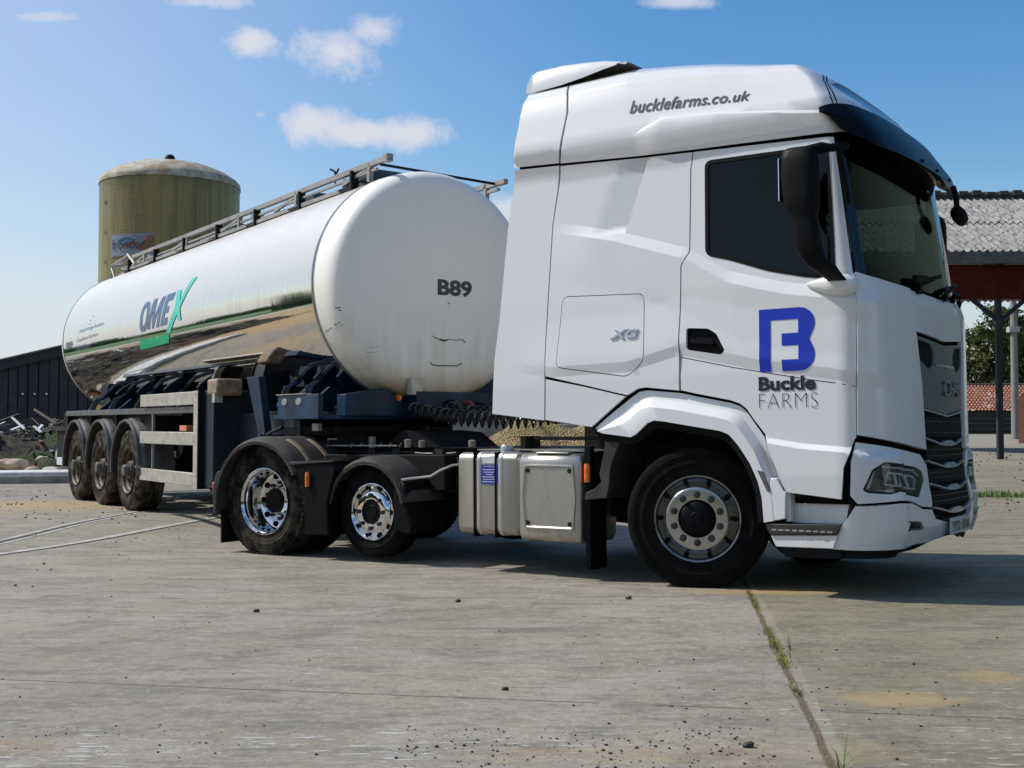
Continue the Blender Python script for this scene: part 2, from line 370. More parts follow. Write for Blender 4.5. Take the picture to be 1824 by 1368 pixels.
gf = [(j * nx_ + i, j * nx_ + i + 1, (j + 1) * nx_ + i + 1, (j + 1) * nx_ + i) for j in range(len(gy) - 1) for i in range(nx_ - 1)]
me = bpy.data.meshes.new('ground'); me.from_pydata(gv, [], gf)
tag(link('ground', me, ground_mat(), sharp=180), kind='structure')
# ------------------------------------------------------------------ cab skin: side + rounded corner + front, as a surface S(s, z)
XC=1.05
def lerp(a,b,t): return a+(b-a)*t
def table(t,x):
    for i in range(len(t)-1):
        if x<=t[i+1][0]:
            a,b=t[i],t[i+1]; k=(x-a[0])/(b[0]-a[0]) if b[0]!=a[0] else 0
            k=max(0,min(1,k)); return a[1]+(b[1]-a[1])*k
    return t[-1][1]
YI=[(0.2,.08),(.36,.03),(.8,.0),(1.5,.0),(2.1,.02),(3.05,.075),(3.12,.065),(3.28,.02),(3.34,.025),(3.6,.09),(3.72,.13),(3.80,.20),(3.86,.34),(3.90,.62),(3.92,1.249)]
XF=[(0.2,1.34),(.33,1.42),(.45,1.47),(.62,1.47),(.75,1.44),(1.0,1.42),(1.9,1.41),(2.0,1.40),(2.1,1.36),(2.3,1.32),(3.05,1.19),(3.25,1.20),(3.4,1.12),(3.6,.98),(3.72,.93),(3.80,.85),(3.86,.75),(3.90,.5),(3.92,.0)]
NEXP=2.35
# reference arc table
def arc(t,xf,yi,xc=XC):
    s,c=math.sin(t),math.cos(t)
    return xc+(xf-xc)*max(s,0)**(2/NEXP), 1.25-(1.25-yi)*max(c,0)**(2/NEXP)
M=400
tt=[math.pi/2*i/M for i in range(M+1)]
acc=[0]
pp=[arc(t,1.52,0) for t in tt]
for i in range(M): acc.append(acc[-1]+math.dist(pp[i],pp[i+1]))
K=acc[-1]; SMID=XC+K
def tof(k):
    lo,hi=0,M
    while hi-lo>1:
        m=(lo+hi)//2
        if acc[m]<=k: lo=m
        else: hi=m
    f=(k-acc[lo])/(acc[hi]-acc[lo]); return (lo+f)*math.pi/2/M
def XCz(z):
    # corner start retreats for upper part
    return table([(0,1.0),(.8,1.05),(2.1,1.06),(3.2,.97),(3.6,.85),(3.8,.7),(3.9,.4),(3.92,0)],z)
def S0(s,z):
    far=s>SMID
    if far: s=2*SMID-s
    yi=table(YI,z)
    xc=XCz(z)
    if s<=XC:
        x=s if s<.5 else .5+(s-.5)*(xc-.5)/(XC-.5) if xc>.5 else min(s,xc)
        y=yi
    else:
        x,y=arc(tof(min(s-XC,K)),max(table(XF,z),xc+.001),yi,xc)
    if far: y=2.5-y
    return x,y,z
HX=[(-1.8,3.94),(-1.1,3.95),(-.6,3.96),(-.2,3.91),(.1,3.86),(.4,3.79),(.8,3.72),(1.1,3.67),(1.4,3.6)]
def S1(s,z):
    x,y,z0=S0(s,z)
    if z>3.34: z=3.34+(z-3.34)*(table(HX,x)-3.34)/.58
    return x,y,z
def dseg(px, py, a, b):
    ax, ay = a; bx, by = b; dx, dy = bx - ax, by - ay; L = math.hypot(dx, dy)
    return ((px - ax) * dx + (py - ay) * dy) / (L * L), (dx * (py - ay) - dy * (px - ax)) / L    # t along, signed distance (+ = above)
def pl(z, pts):    # polyline z(s)
    return table(pts, z)
BELT = [(-1.25, 2.66), (-1.05, 2.62), (-.62, 2.52), (-.05, 2.34), (.29, 2.14), (.70, 2.03), (1.2, 1.95), (1.5, 1.93)]
LOWC = [(-1.75, 1.62), (-1.24, 1.53), (-.52, 1.545), (-.085, 1.654), (.51, 1.52), (.85, 1.47), (1.2, 1.41), (1.6, 1.36)]
SILL = [(.4, 1.085), (.53, 1.068), (.81, 1.022), (1.09, 1.0), (1.3, .98)]
def disp(s, z):
    """outward press lines of the cab side"""
    if s > SMID: s = 2 * SMID - s
    d = 0.0
    if s < 1.6:
        zb = table(BELT, s); fr = smooth((s + 1.25) / .5) * (1 - smooth((s - 1.2) / .4)); h = zb - z
        if h > -.085:
            if h < 0: d += .030 * fr * (h + .085) / .085
            else: d += .030 * fr * max(0, 1 - h / .38)
        zc = table(LOWC, s); h = z - zc; fr = smooth((s + 1.6) / .6) * (1 - smooth((s - 1.25) / .35))
        if 0 < h < .42: d += -.0 + .016 * fr * (1 if h < .0 else min(1, h / .075)) * (1 - max(0, (h - .12) / .30))
        if s > .4 and z < 1.12:
            zs = table(SILL, s); h = zs - z; f2 = smooth((s - .42) / .12)
            if h > 0: d += .035 * f2 * min(1, h / .035)
    # pressed recess behind the door pillar
    if 2.5 < z < 3.18 and -1.0 < s < -.3:
        t, dd = dseg(s, z, (-.37, 3.128), (-.548, 2.604))       # sharp front edge of the recess
        xe = -.37 - (3.128 - z) * .3397
        w = (xe - s)
        if 0 <= w < .26: d -= .030 * (1 - w / .26) * smooth((3.135 - z) / .03) * smooth((z - 2.58) / .05)
    # roof flank crease
    if 3.2 < z < 3.6 and -.5 < s < 1.2:
        zr = table([(-.46, 3.305), (-.23, 3.393), (.09, 3.375), (.43, 3.33), (1.0, 3.262), (1.2, 3.24)], s)
        h = zr - z
        if h > 0: d += .020 * min(1, h / .018) * smooth((s + .46) / .2)
    return d
def SP(s, z, off=0.0):
    x, y, zz = S1(s, z); e = .004
    a = Vector(S1(s + e, z)) - Vector(S1(s - e, z)); b = Vector(S1(s, min(z + e, 3.919))) - Vector(S1(s, z - e))
    n = a.cross(b)
    if n.length < 1e-9: n = Vector((0, 0, 1))
    n.normalize()
    return Vector((x, y, zz)) + n * (off + disp(s, z))
# outward check: on the near side the normal must look to -y
_n = (SP(0, 1.5, .1) - SP(0, 1.5)); NS = 1 if _n.y < 0 else -1
_SP = SP
def SP(s, z, off=0.0):
    x, y, zz = S1(s, z); e = .004
    a = Vector(S1(s + e, z)) - Vector(S1(s - e, z)); b = Vector(S1(s, min(z + e, 3.919))) - Vector(S1(s, z - e))
    n = a.cross(b)
    if n.length < 1e-9: n = Vector((0, 0, 1)) * NS
    n.normalize()
    return Vector((x, y, zz)) + n * NS * (off + disp(s, z))
def inside(p, poly):
    x, y = p; r = False; j = len(poly) - 1
    for i in range(len(poly)):
        xi, yi = poly[i]; xj, yj = poly[j]
        if (yi > y) != (yj > y) and x < (xj - xi) * (y - yi) / (yj - yi) + xi: r = not r
        j = i
    return r
def area(p): return sum(p[i][0] * p[(i + 1) % len(p)][1] - p[(i + 1) % len(p)][0] * p[i][1] for i in range(len(p))) / 2
def inset(p, d):
    """shrink a polygon by d (positive = smaller)"""
    if area(p) < 0: p = p[::-1]
    n = len(p); out = []
    for i in range(n):
        a, b, c = Vector(p[i - 1]), Vector(p[i]), Vector(p[(i + 1) % n])
        u = (b - a).normalized(); v = (c - b).normalized()
        n1 = Vector((-u.y, u.x)); n2 = Vector((-v.y, v.x)); m = (n1 + n2)
        if m.length < .2: m = n1
        m.normalize(); k = min(2.0, 1 / max(.3, m.dot(n1)))
        out.append(tuple(b + m * d * k))
    return out
def dens(p, step):
    out = []
    for i in range(len(p)):
        a, b = Vector(p[i]), Vector(p[(i + 1) % len(p)]); k = max(1, int(math.ceil((b - a).length / step)))
        for j in range(k): out.append(tuple(a.lerp(b, j / k)))
    return out
def rounded(p, r, seg=4):
    if area(p) < 0: p = p[::-1]
    out = []; n = len(p)
    for i in range(n):
        a, b, c = Vector(p[i - 1]), Vector(p[i]), Vector(p[(i + 1) % n])
        u = (a - b); v = (c - b); rr = min(r, u.length * .45, v.length * .45); u.normalize(); v.normalize()
        P, Q = b + u * rr, b + v * rr
        for k in range(seg + 1):
            t = k / seg; out.append(tuple((1 - t) ** 2 * P + 2 * t * (1 - t) * b + t * t * Q))
    return out
def patch(outline, holes=(), step=.05, lines=(), zlines=None):
    """triangulate a polygon (with holes) with a regular grid of inner points; returns 2-D verts, tris, loops"""
    out = dens(outline, step); hs = [dens(h, step) for h in holes]
    pts = [Vector(p) for p in out]; edges = [(i, (i + 1) % len(out)) for i in range(len(out))]; loops = [list(range(len(out)))]
    for h in hs:
        b = len(pts); pts += [Vector(p) for p in h]; edges += [(b + i, b + (i + 1) % len(h)) for i in range(len(h))]; loops.append([b + i for i in range(len(h))])
    for ln in lines:
        for i in range(len(ln) - 1):
            a, c = Vector(ln[i]), Vector(ln[i + 1]); k = max(1, int((c - a).length / step)); prev = None
            for j in range(k + 1):
                q = a.lerp(c, j / k)
                if inside(q, out) and not any(inside(q, h) for h in hs) and min((q - o).length for o in pts[:loops[-1][-1] + 1]) > .0045:
                    pts.append(q)
                    if prev is not None: edges.append((prev, len(pts) - 1))
                    prev = len(pts) - 1
                else: prev = None
    xs = [p[0] for p in out]; ys = [p[1] for p in out]
    zl = zlines or [min(ys) + step * (j + .5) for j in range(int((max(ys) - min(ys)) / step) + 1)]
    nb = len(pts); bpts = list(pts); nline = loops[-1][-1] + 1; isl = {id(p) for p in pts[nline:]}
    cell = {}
    for p in bpts: cell.setdefault((int(p.x / step // 1), int(p.y / step // 1)), []).append(p)
    x = min(xs) + step / 2
    while x < max(xs):
        for z in zl:
            q = Vector((x, z)); cx, cy = int(x / step // 1), int(z / step // 1); ok = True
            for i in (-1, 0, 1):
                for j in (-1, 0, 1):
                    for p in cell.get((cx + i, cy + j), ()):
                        if (p - q).length < (step * .62 if id(p) in isl else step * .38): ok = False
            if ok and inside(q, out) and not any(inside(q, h) for h in hs): pts.append(q)
        x += step
    V, E, F, ov, oe, of = delaunay_2d_cdt(pts, edges, [], 0, 1e-6)
    tr = []
    for f in F:
        c = sum((V[i] for i in f), Vector((0, 0))) / len(f)
        if inside(c, out) and not any(inside(c, h) for h in hs): tr.append(tuple(f))
    idx = {}
    for i, o in enumerate(ov):
        for k in o: idx[k] = i
    return V, tr, [[idx[k] for k in lp] for lp in loops]
def panel(name, outline, m, parent, holes=(), off=0.0, thick=.025, step=.05, lines=(), gap=.005, mapf=None, zlines=None, rim=.006, sharp=35, edge=True):
    mapf = mapf or SP
    ol = inset(outline, gap) if gap else (outline if area(outline) > 0 else outline[::-1])
    V, tr, loops = patch(ol, holes, step, lines, zlines)
    vs = [mapf(v.x, v.y, off) for v in V]; fs = list(tr); vs = [tuple(v) for v in vs]
    if edge:
        for li, lp in enumerate(loops):
            nb = len(vs)
            k = len(lp); nt0 = nb; nb += k
            for i in lp: vs.append(tuple(vs[i]))
            for i in lp: vs.append(tuple(mapf(V[i].x, V[i].y, off - thick)))
            for i in range(k): fs.append((nt0 + i, nb + i, nb + (i + 1) % k, nt0 + (i + 1) % k))
    # orient skin faces outwards, then shade from the true surface slope
    nn = []
    for v in V:
        e = .0035; z1, z0 = min(v.y + e, 3.9185), v.y - e
        a = mapf(v.x + e, v.y, off) - mapf(v.x - e, v.y, off); b = mapf(v.x, z1, off) - mapf(v.x, z0, off); c = a.cross(b)
        nn.append((c.normalized() * NS) if c.length > 1e-9 else Vector((0, 0, 1)))
    nt_ = len(tr); out = []
    for k, f in enumerate(fs):
        if k < nt_:
            p0, p1, p2 = (Vector(vs[i]) for i in f[:3])
            if (p1 - p0).cross(p2 - p0).dot(nn[f[0]]) < 0: f = f[::-1]
        out.append(f)
    me = bpy.data.meshes.new(name); me.from_pydata(vs, [], out); me.update()
    me.polygons.foreach_set('use_smooth', [True] * len(me.polygons)); cn = []
    for p in me.polygons:
        for i in p.vertices: cn.append(tuple(nn[i]) if p.index < nt_ else tuple(p.normal))
    me.normals_split_custom_set(cn)
    return link(name, me, m, parent, smooth=False)
def mirror(poly): return [(2 * SMID - a, b) for a, b in poly][::-1]

# text as flat meshes ---------------------------------------------------------
def text_polys(txt, size, offset=0, shear=0, space=1.0, extr=0.0, align='LEFT'):
    cu = bpy.data.curves.new('txt', 'FONT'); cu.body = txt; cu.size = size; cu.offset = offset; cu.shear = shear; cu.space_character = space
    cu.extrude = extr; cu.align_x = align; cu.resolution_u = 3
    ob = bpy.data.objects.new('txt', cu); C.objects.link(ob); bpy.context.view_layer.update()
    me = bpy.data.meshes.new_from_object(ob.evaluated_get(bpy.context.evaluated_depsgraph_get()))
    bpy.data.objects.remove(ob); bpy.data.curves.remove(cu)
    return me
def lettering(name, txt, size, fn, m, parent, offset=0, shear=0, space=1.0, width=None, extr=0.0, align='LEFT', height=None):
    """fn(u, v, h) -> 3-D point"""
    me = text_polys(txt, size, offset, shear, space, extr, align); me.name = name
    xs = [v.co.x for v in me.vertices]; ys = [v.co.y for v in me.vertices]
    kx = 1 if not width else width / (max(xs) - min(xs)); ky = 1 if not height else height / (max(ys) - min(ys))
    for v in me.vertices: v.co = fn(v.co.x * kx, v.co.y * ky, v.co.z)
    me.update()
    return link(name, me, m, parent, smooth=False)
# ------------------------------------------------------------------ wheels (axis = local y, outer side = -y)
def arcpts(cx, cy, r, a0, a1, n): return [(cx + r * math.cos(rad(a0 + (a1 - a0) * i / n)), cy + r * math.sin(rad(a0 + (a1 - a0) * i / n))) for i in range(n + 1)]
def tyre_mesh(R, Ri, w, lugs=0):
    """sidewall from rim radius Ri out to tread radius R; y from 0 (outer) to w"""
    p = [(Ri - .012, .03), (Ri + .004, .018), (Ri + .018, .012), (Ri + .03, .014), (Ri + (R - Ri) * .42, .0), (Ri + (R - Ri) * .46, -.003), (Ri + (R - Ri) * .5, .0),
         (R - .05, .008), (R - .035, .010), (R - .022, .016), (R - .006, .030)]
    g = [R]
    n = 5
    for i in range(n):
        a = .035 + (w - .07) * i / n; b = .035 + (w - .07) * (i + 1) / n
        p += [(R, a + .006), (R, b - .008), (R - .014, b - .006), (R - .014, b + .004)] if i < n - 1 else [(R, a + .006), (R, b)]
    p += [(R - .022, w - .016), (R - .05, w - .006), (Ri + (R - Ri) * .4, w), (Ri + .02, w - .012), (Ri - .012, w - .03)]
    mb = MB().lathe(p, 96)
    if lugs:      # shoulder lugs
        for k in range(lugs):
            t = 2 * PI * k / lugs; Rm = Matrix.Rotation(-t, 3, 'Y')
            mb.box(R - .030, R + .0005, .014, .036, -.019, .019, R=Rm)
    return mb
def wheel(kind, parent, loc, R=.507, Rf=.308, w=.30, mt=None, mr=None, mh=None, squash=0, spin=0):
    """wheel part = disc and hub; tyre and rim are sub-parts"""
    d = MB(); rimb = MB(); x, y, z = loc
    n = 64; f = Rf
    if kind == 'steer':
        rimb.lathe([(f - .03, .06), (f - .012, .004), (f, .0), (f + .002, .012), (f - .004, .02), (f - .018, .026), (f - .028, .036), (f - .052, .052), (f - .06, .062), (f - .03, .08), (f - .03, .25)], n)
        d.lathe([(f - .05, .058), (f - .062, .045), (f - .075, .022), (f - .083, .004), (f - .092, -.004), (f - .10, -.005), (.135, -.005), (.128, .004), (.126, .02)], n)
        lug_r, hand_r, nl, hy, ly = .170, f - .042, 10, .046, -.006
    elif kind == 'drive':
        rimb.lathe([(f - .02, .02), (f - .004, .0), (f, .001), (f - .012, .012), (f - .022, .02), (f - .026, .05), (f - .034, .065), (f - .038, .19), (f - .05, .215)], n)
        d.lathe([(f - .04, .20), (f - .06, .218), (.215, .222), (.20, .218), (.15, .216), (.14, .21), (.13, .17), (.122, .16), (.118, .15), (.07, .148), (.0, .148)], n)
        lug_r, hand_r, nl, hy, ly = .168, f - .075, 10, .222, .205
    elif kind == 'mid':
        rimb.lathe([(f - .02, .03), (f - .004, .0), (f, .001), (f - .012, .010), (f - .02, .022), (f - .03, .035), (f - .035, .2)], n)
        d.lathe([(f - .022, .03), (f - .045, .028), (f - .060, .012), (f - .075, -.006), (f - .09, -.010), (.110, -.010), (.104, 0), (.10, .03), (.0, .03)], n)
        lug_r, hand_r, nl, hy, ly = .142, f - .030, 8, .026, -.012
    else:  # trailer
        rimb.lathe([(f - .02, .02), (f - .004, .0), (f, .001), (f - .012, .012), (f - .022, .02), (f - .026, .05), (f - .05, .07), (f - .055, .14), (f - .07, .17)], n)
        d.lathe([(f - .055, .13), (f - .075, .15), (.2, .15), (.16, .145), (.15, .14), (.13, .10), (.12, .03), (.112, .02), (.06, .015), (.0, .015)], n)
        lug_r, hand_r, nl, hy, ly = .175, f - .088, 10, .146, .135
    def slant(mb):
        mb.v = [(a + x, b + y, c + z) for a, b, c in mb.v]; return mb
    w0 = slant(d).build('wheel', mh, parent, sharp=40)
    slant(rimb).build('rim', mr, w0, sharp=40)
    t = tyre_mesh(R, f - .012, w, 60 if kind == 'drive' else 0)
    t.v = [(a, b, max(c, -R + squash)) for a, b, c in t.v]
    slant(t).build('tyre', mt, w0, sharp=28)
    if kind != 'trailer' or True:      # moulded rings on the sidewall
        rgm = MB()
        for fr_, dy in ((.30, .0022), (.62, .0016), (.74, .0026)):
            rr_ = f + (R - f) * fr_; yy_ = .004 if fr_ > .4 else .008; yy_ = {.30: .004, .62: .0035, .74: .005}[fr_]
            rgm.lathe([(rr_ - .003, yy_ + .002), (rr_, yy_ - dy - .001), (rr_ + .003, yy_ + .002)], 72)
        slant(rgm).build('sidewall_ring', mt, w0)
    hb = MB()
    if kind == 'steer': hb.lathe([(.128, .02), (.124, .004), (.118, -.012), (.105, -.022), (.05, -.026), (.045, -.034), (.0, -.036)], 40)
    elif kind == 'mid': hb.lathe([(.104, .012), (.098, .002), (.06, .0), (.055, -.006), (0, -.006)], 40)
    elif kind == 'trailer': hb.lathe([(.075, .03), (.075, -.045), (.068, -.055), (.0, -.056)], 32)
    else: hb.lathe([(.115, .21), (.112, .13), (.10, .115), (.0, .112)], 32)
    slant(hb).build('hub', BLACKM if kind != 'trailer' else HUBG, w0, sharp=35)
    lb = MB(); hh = MB()
    for k in range(nl):
        t = 2 * PI * k / nl + (PI / 2); c, s = math.cos(t), math.sin(t)
        cen = (lug_r * c, 0, lug_r * s)
        lb = MB(); hh = MB()
        if kind == 'steer': lb.lathe([(.026, ly + .002), (.026, ly - .001), (.022, ly - .0015), (.021, ly - .012), (.017, ly - .022), (.0, ly - .023)], 14, cen=cen)
        elif kind == 'mid': lb.lathe([(.019, ly + .002), (.019, ly - .016), (.012, ly - .026), (.0, ly - .027)], 10, cen=cen)
        else: lb.lathe([(.018, ly + .01), (.018, ly - .02), (.008, ly - .03), (.0, ly - .031)], 10, cen=cen)
        slant(lb).build('wheel_nut', NUTS if kind != 'trailer' else RIMD, w0)
    for k in range(10):
        t = 2 * PI * (k + .5) / 10 + PI / 2; c, s = math.cos(t), math.sin(t)
        hr = .021 if kind != 'drive' else .026; hh = MB()
        hh.lathe([(hr, hy - .010), (hr, hy - .012), (0, hy - .012)], 14, cen=(hand_r * c, 0, hand_r * s)) if kind != 'steer' else hh.lathe([(.019, hy - .016), (.0, hy - .017)], 14, cen=(hand_r * c, 0, hand_r * s))
        slant(hh).build('hand_hole', SHELL, w0)
    return w0
TYRED2 = tyre("road_dusted_tyre", .45)
NUTS = simple('wheel_nut_grey', (.05, .05, .05), .35, .6, var=.2)
FACE = simple('machined_wheel_face', (.42, .42, .42), .22, .95, var=.08)
DARKRIM = simple('dark_rim_metal', (.20, .20, .20), .18, .9, var=.15)  # darker grey metal for the steered wheel rims

# ------------------------------------------------------------------ TRACTOR UNIT
TRUCK = empty('lorry_tractor', T_LOC, (0, -T_PITCH, T_YAW))
tag(TRUCK, 'white high-roof farm lorry tractor unit with a blue B logo on its door', 'lorry')
P = TRUCK
ARCH_OUT = [(-.823, 1.14), (-.701, 1.235), (-.486, 1.382), (-.43, 1.41), (-.37, 1.417), (-.09, 1.39), (.033, 1.362), (.294, 1.31), (.36, 1.285), (.405, 1.25), (.45, 1.184), (.534, 1.08), (.645, .80), (.70, .702)]
WIN = [(.094, 3.033), (1.068, 3.022), (1.033, 2.116), (.856, 2.138), (.581, 2.204), (.289, 2.308), (.108, 2.357)]
WINR = rounded(WIN, .05)
HATCH = rounded([(-1.092, 2.146), (-.382, 2.119), (-.374, 1.626), (-.518, 1.508), (-1.141, 1.60)], .055)
DOORL = [(-.0, 3.118), (-.022, 2.998), (-.021, 2.384), (-.077, 2.288), (-.095, 1.783), (-.098, 1.395)]
HANDLE = rounded([(-.037, 1.842), (.13, 1.830), (.195, 1.79), (.262, 1.667), (.232, 1.640), (-.02, 1.685), (-.037, 1.70)], .02)
SEAM2 = [(-1.237, 1.525), (-.894, 1.457), (-.519, 1.372)]
roofz = [3.16 + .055 * i for i in range(9)] + [3.66 + .02 * i for i in range(7)] + [3.80, 3.815, 3.83, 3.845, 3.86, 3.87, 3.88, 3.89, 3.90, 3.906, 3.912, 3.917]
LBELT = [[(a, b + o) for a, b in BELT] for o in (-.004, .004, .03, .055, .081, .089)]
LLOW = [[(a, b + o) for a, b in LOWC] for o in (-.004, .004, .038, .071, .079)]
XE = lambda z, o=0: (-.37 - (3.128 - z) * .3397 + o, z)
LREC = [[XE(3.135, -.005), XE(2.575, -.005)], [XE(3.135, .005), XE(2.575, .005)], [XE(3.135, -.26), XE(2.575, -.26)]]
LSILL = [[(a, b - o) for a, b in SILL] for o in (-.004, .004, .031, .039)]
LROOF = [[(-.46, 3.305 - o), (-.23, 3.393 - o), (.09, 3.375 - o), (.43, 3.33 - o), (1.0, 3.262 - o), (1.2, 3.24 - o)] for o in (-.003, .003, .015, .021)] + [ [(-1.1, 3.28), (1.3, 3.28)]]
TOPZ = 3.9175
# inner black shell (windows left open)
def shell():
    s_vals = [-1.24 + .06 * i for i in range(int((2 * SMID + 2.48) / .06) + 1)]; z_vals = [.62 + .06 * i for i in range(54)]
    WB = [(.10, 3.03), (1.06, 3.02), (1.03, 2.13), (.86, 2.15), (.58, 2.21), (.29, 2.32), (.11, 2.37)]; WS = [(1.27, 3.10), (2 * SMID - 1.27, 3.10), (2 * SMID - 1.27, 2.17), (1.27, 2.17)]
    FL = mirror(WB); vs = [tuple(SP(s, z, -.068)) for s in s_vals for z in z_vals]; nz_ = len(z_vals); fs = []
    for i in range(len(s_vals) - 1):
        for j in range(nz_ - 1):
            c = ((s_vals[i] + s_vals[i + 1]) / 2, (z_vals[j] + z_vals[j + 1]) / 2)
            if any(inside(c, w) for w in (WB, WS, FL)): continue
            ss = c[0] if c[0] < SMID else 2 * SMID - c[0]
            if ss < .75 and c[1] < 1.15 + (0 if abs(ss) < .5 else -.1): continue      # wheel arch
            if ss < -.5 and c[1] < 1.2: continue
            fs.append((i * nz_ + j, i * nz_ + j + 1, (i + 1) * nz_ + j + 1, (i + 1) * nz_ + j))
    me = bpy.data.meshes.new('cab_body'); me.from_pydata(vs, [], fs)
    o = link('cab_body', me, SHELL, P); so = o.modifiers.new('t', 'SOLIDIFY'); so.thickness = .008; so.offset = 0
    MB().box(-1.22, -1.18, .16, 2.34, 1.25, 3.62).build('cab_rear_wall', WHITE, P); MB().box(-1.17, 1.0, .08, 2.42, 1.38, 1.42).build('cab_floor', UNDER, P)
shell()
both = lambda fn: (fn(0), fn(1))
def side(name, poly, m=WHITE, **k):
    r = panel(name, poly, m, P, **k)
    k2 = dict(k); k2['holes'] = [mirror(h) for h in k.get('holes', ())]; k2['lines'] = [[(2 * SMID - a, b) for a, b in ln] for ln in k.get('lines', ())]
    panel(name, mirror(poly), m, P, **k2); return r
# rear side deflector, two pieces a side
side('side_deflector', [(-1.55, 3.19), (-1.60, 2.95), (-1.623, 2.762), (-1.681, 2.045), (-1.729, 1.69), (-1.749, 1.254), (-1.249, 1.195), (-1.243, 1.5), (-1.236, 1.843), (-1.196, 2.716), (-1.13, 3.172)], step=.09, lines=LLOW)
side('upper_side_deflector', [(-1.13, 3.18), (-1.105, 3.301), (-1.077, 3.57), (-1.10, 3.70), (-1.14, 3.80), (-1.16, 3.855), (-1.52, 3.87), (-1.515, 3.76), (-1.525, 3.65), (-1.53, 3.53), (-1.54, 3.4), (-1.55, 3.2)], step=.05, zlines=roofz)
side('deflector_backing', [(-1.47, 3.80), (-1.49, 3.4), (-1.56, 2.9), (-1.68, 1.70), (-1.70, 1.30), (-1.22, 1.25), (-1.08, 3.1), (-1.04, 3.5), (-1.1, 3.80)], m=SHELL, step=.12, off=-.035, edge=False, gap=0)
# flank below the roof, behind the door
rs = [(-1.244, 1.535), (-1.236, 1.843), (-1.196, 2.716), (-1.125, 3.168), (-.428, 3.134)] + DOORL[:] + [(-.37, 1.425), (-.435, 1.418), (-.492, 1.388), (-.525, 1.372), (-.894, 1.457)]
side('cab_flank', rs, holes=[HATCH], step=.05, lines=LBELT + LLOW + LREC)
side('lower_flank', [(-1.246, 1.20), (-1.24, 1.522), (-.9, 1.455), (-.53, 1.37), (-.708, 1.237), (-.83, 1.142)], step=.08)
hat = panel('storage_hatch', HATCH, WHITE, P, gap=.006, step=.05, lines=LBELT + LLOW, off=.001)
panel('storage_hatch', mirror(HATCH), WHITE, P, gap=.006, step=.07, off=.001)
# roof
rp = [(-1.12, 3.178), (-.428, 3.142), (0.016, 3.127), (1.15, 3.10), (1.35, 3.12), (1.7, 3.13)]
rt = [(-1.15, TOPZ), (-1.152, 3.86), (-1.13, 3.80), (-1.09, 3.70), (-1.067, 3.57), (-1.092, 3.301)]
SGN = [(1.46, 3.605), (1.66, 3.465), (1.86, 3.315), (SMID, 3.305), (2 * SMID - 1.86, 3.315), (2 * SMID - 1.66, 3.465), (2 * SMID - 1.46, 3.605), (2 * SMID - 1.66, 3.69), (2 * SMID - 1.95, 3.745), (SMID, 3.76), (1.95, 3.745), (1.66, 3.69)]
roof = panel('roof', rp + mirror(rp) + [(2 * SMID - a, b) for a, b in rt[::-1]] + rt, WHITE, P, holes=[SGN], step=.07, zlines=roofz, lines=LROOF, gap=.003, sharp=28)
panel('roof_sign_panel', SGN, simple('navy_gloss_panel', (.008, .018, .06), .12, var=.05, spec=.22), P, step=.06, off=-.004, gap=.004)
for g_ in (0, .05): side('roof_seam', [(1.235 + g_, 3.29), (1.247 + g_, 3.29), (1.262 + g_, 3.38), (1.36 + g_, 3.60), (1.50 + g_, 3.745), (1.49 + g_, 3.75), (1.345 + g_, 3.605), (1.25 + g_, 3.385)], m=SHELL, off=.0015, thick=.002, gap=0, step=.05)
# roof air deflector
DF = [(-1.535, 3.885, 3.83), (-1.52, 3.94, 3.83), (-1.49, 3.99, 3.83), (-1.44, 4.01, 3.83), (-1.2, 4.015, 3.845), (-1.0, 4.00, 3.87), (-.82, 3.98, 3.90), (-.70, 3.955, 3.915), (-.62, 3.935, 3.93)]
d = MB().loft([[(x, .20, zl_), (x, .20, z - .03), (x, .225, z - .008), (x, .27, z), (x, 1.25, z + .02), (x, 2.23, z), (x, 2.275, z - .008), (x, 2.30, z - .03), (x, 2.30, zl_)] for x, z, zl_ in DF], closed=False)
d.build('roof_deflector', WHITE, P, sharp=50)
MB().box(-1.53, -1.10, .33, 2.17, 3.84, 3.90).build('deflector_seal', SHELL, P)
# door ---------------------------------------------------------------
door_poly = [(-.0, 3.118), (1.164, 3.078), (1.195, 2.62), (1.212, 2.16), (1.206, 1.72), (1.202, 1.06), (1.187, 1.045), (1.103, .86), (1.089, .656), (.70, .695), (.652, .79), (.543, 1.083), (.458, 1.19), (.412, 1.256), (.364, 1.293), (.294, 1.318), (.033, 1.37), (-.09, 1.398)] + DOORL[::-1][1:-1]
def make_door(mir):
    f = mirror if mir else (lambda q: q)
    L = (lambda ls: [[(2 * SMID - a, b) for a, b in ln] for ln in ls]) if mir else (lambda ls: ls)
    dr = panel('door', f(door_poly), WHITE, P, holes=[f(WINR), f(HANDLE)], step=.05, lines=L(LBELT + LLOW + LSILL))
    # window frame and pane
    V = inset(WINR, .022)
    panel('window_frame', f(inset(WINR, -.006)), BLACKM, dr, holes=[f(V)], step=.08, off=.004, thick=.03, gap=0)
    panel('window_pane', f(inset(WINR, .012)), GLASS, dr, step=.1, off=-.006, gap=0, edge=False)
    panel('handle_recess', f(inset(HANDLE, -.004)), BLACKM, dr, step=.05, off=-.03, gap=0, edge=False)
    hb = [(-.005, 1.765), (.15, 1.755), (.175, 1.735), (.17, 1.715), (-.005, 1.735)]
    panel('door_handle', f(rounded(hb, .008, 2)), BLACKM, dr, step=.05, off=.003, thick=.03, gap=0)
    return dr
door = make_door(False); make_door(True)
# door-shut step moulding: thin dark seam on the lower door crease
panel('door_seam', [(-.085, 1.640), (.3, 1.555), (.85, 1.452), (1.19, 1.398), (1.19, 1.393), (.85, 1.447), (.3, 1.550), (-.085, 1.635)], SHELL, door, off=.001, thick=.002, gap=0, step=.1)
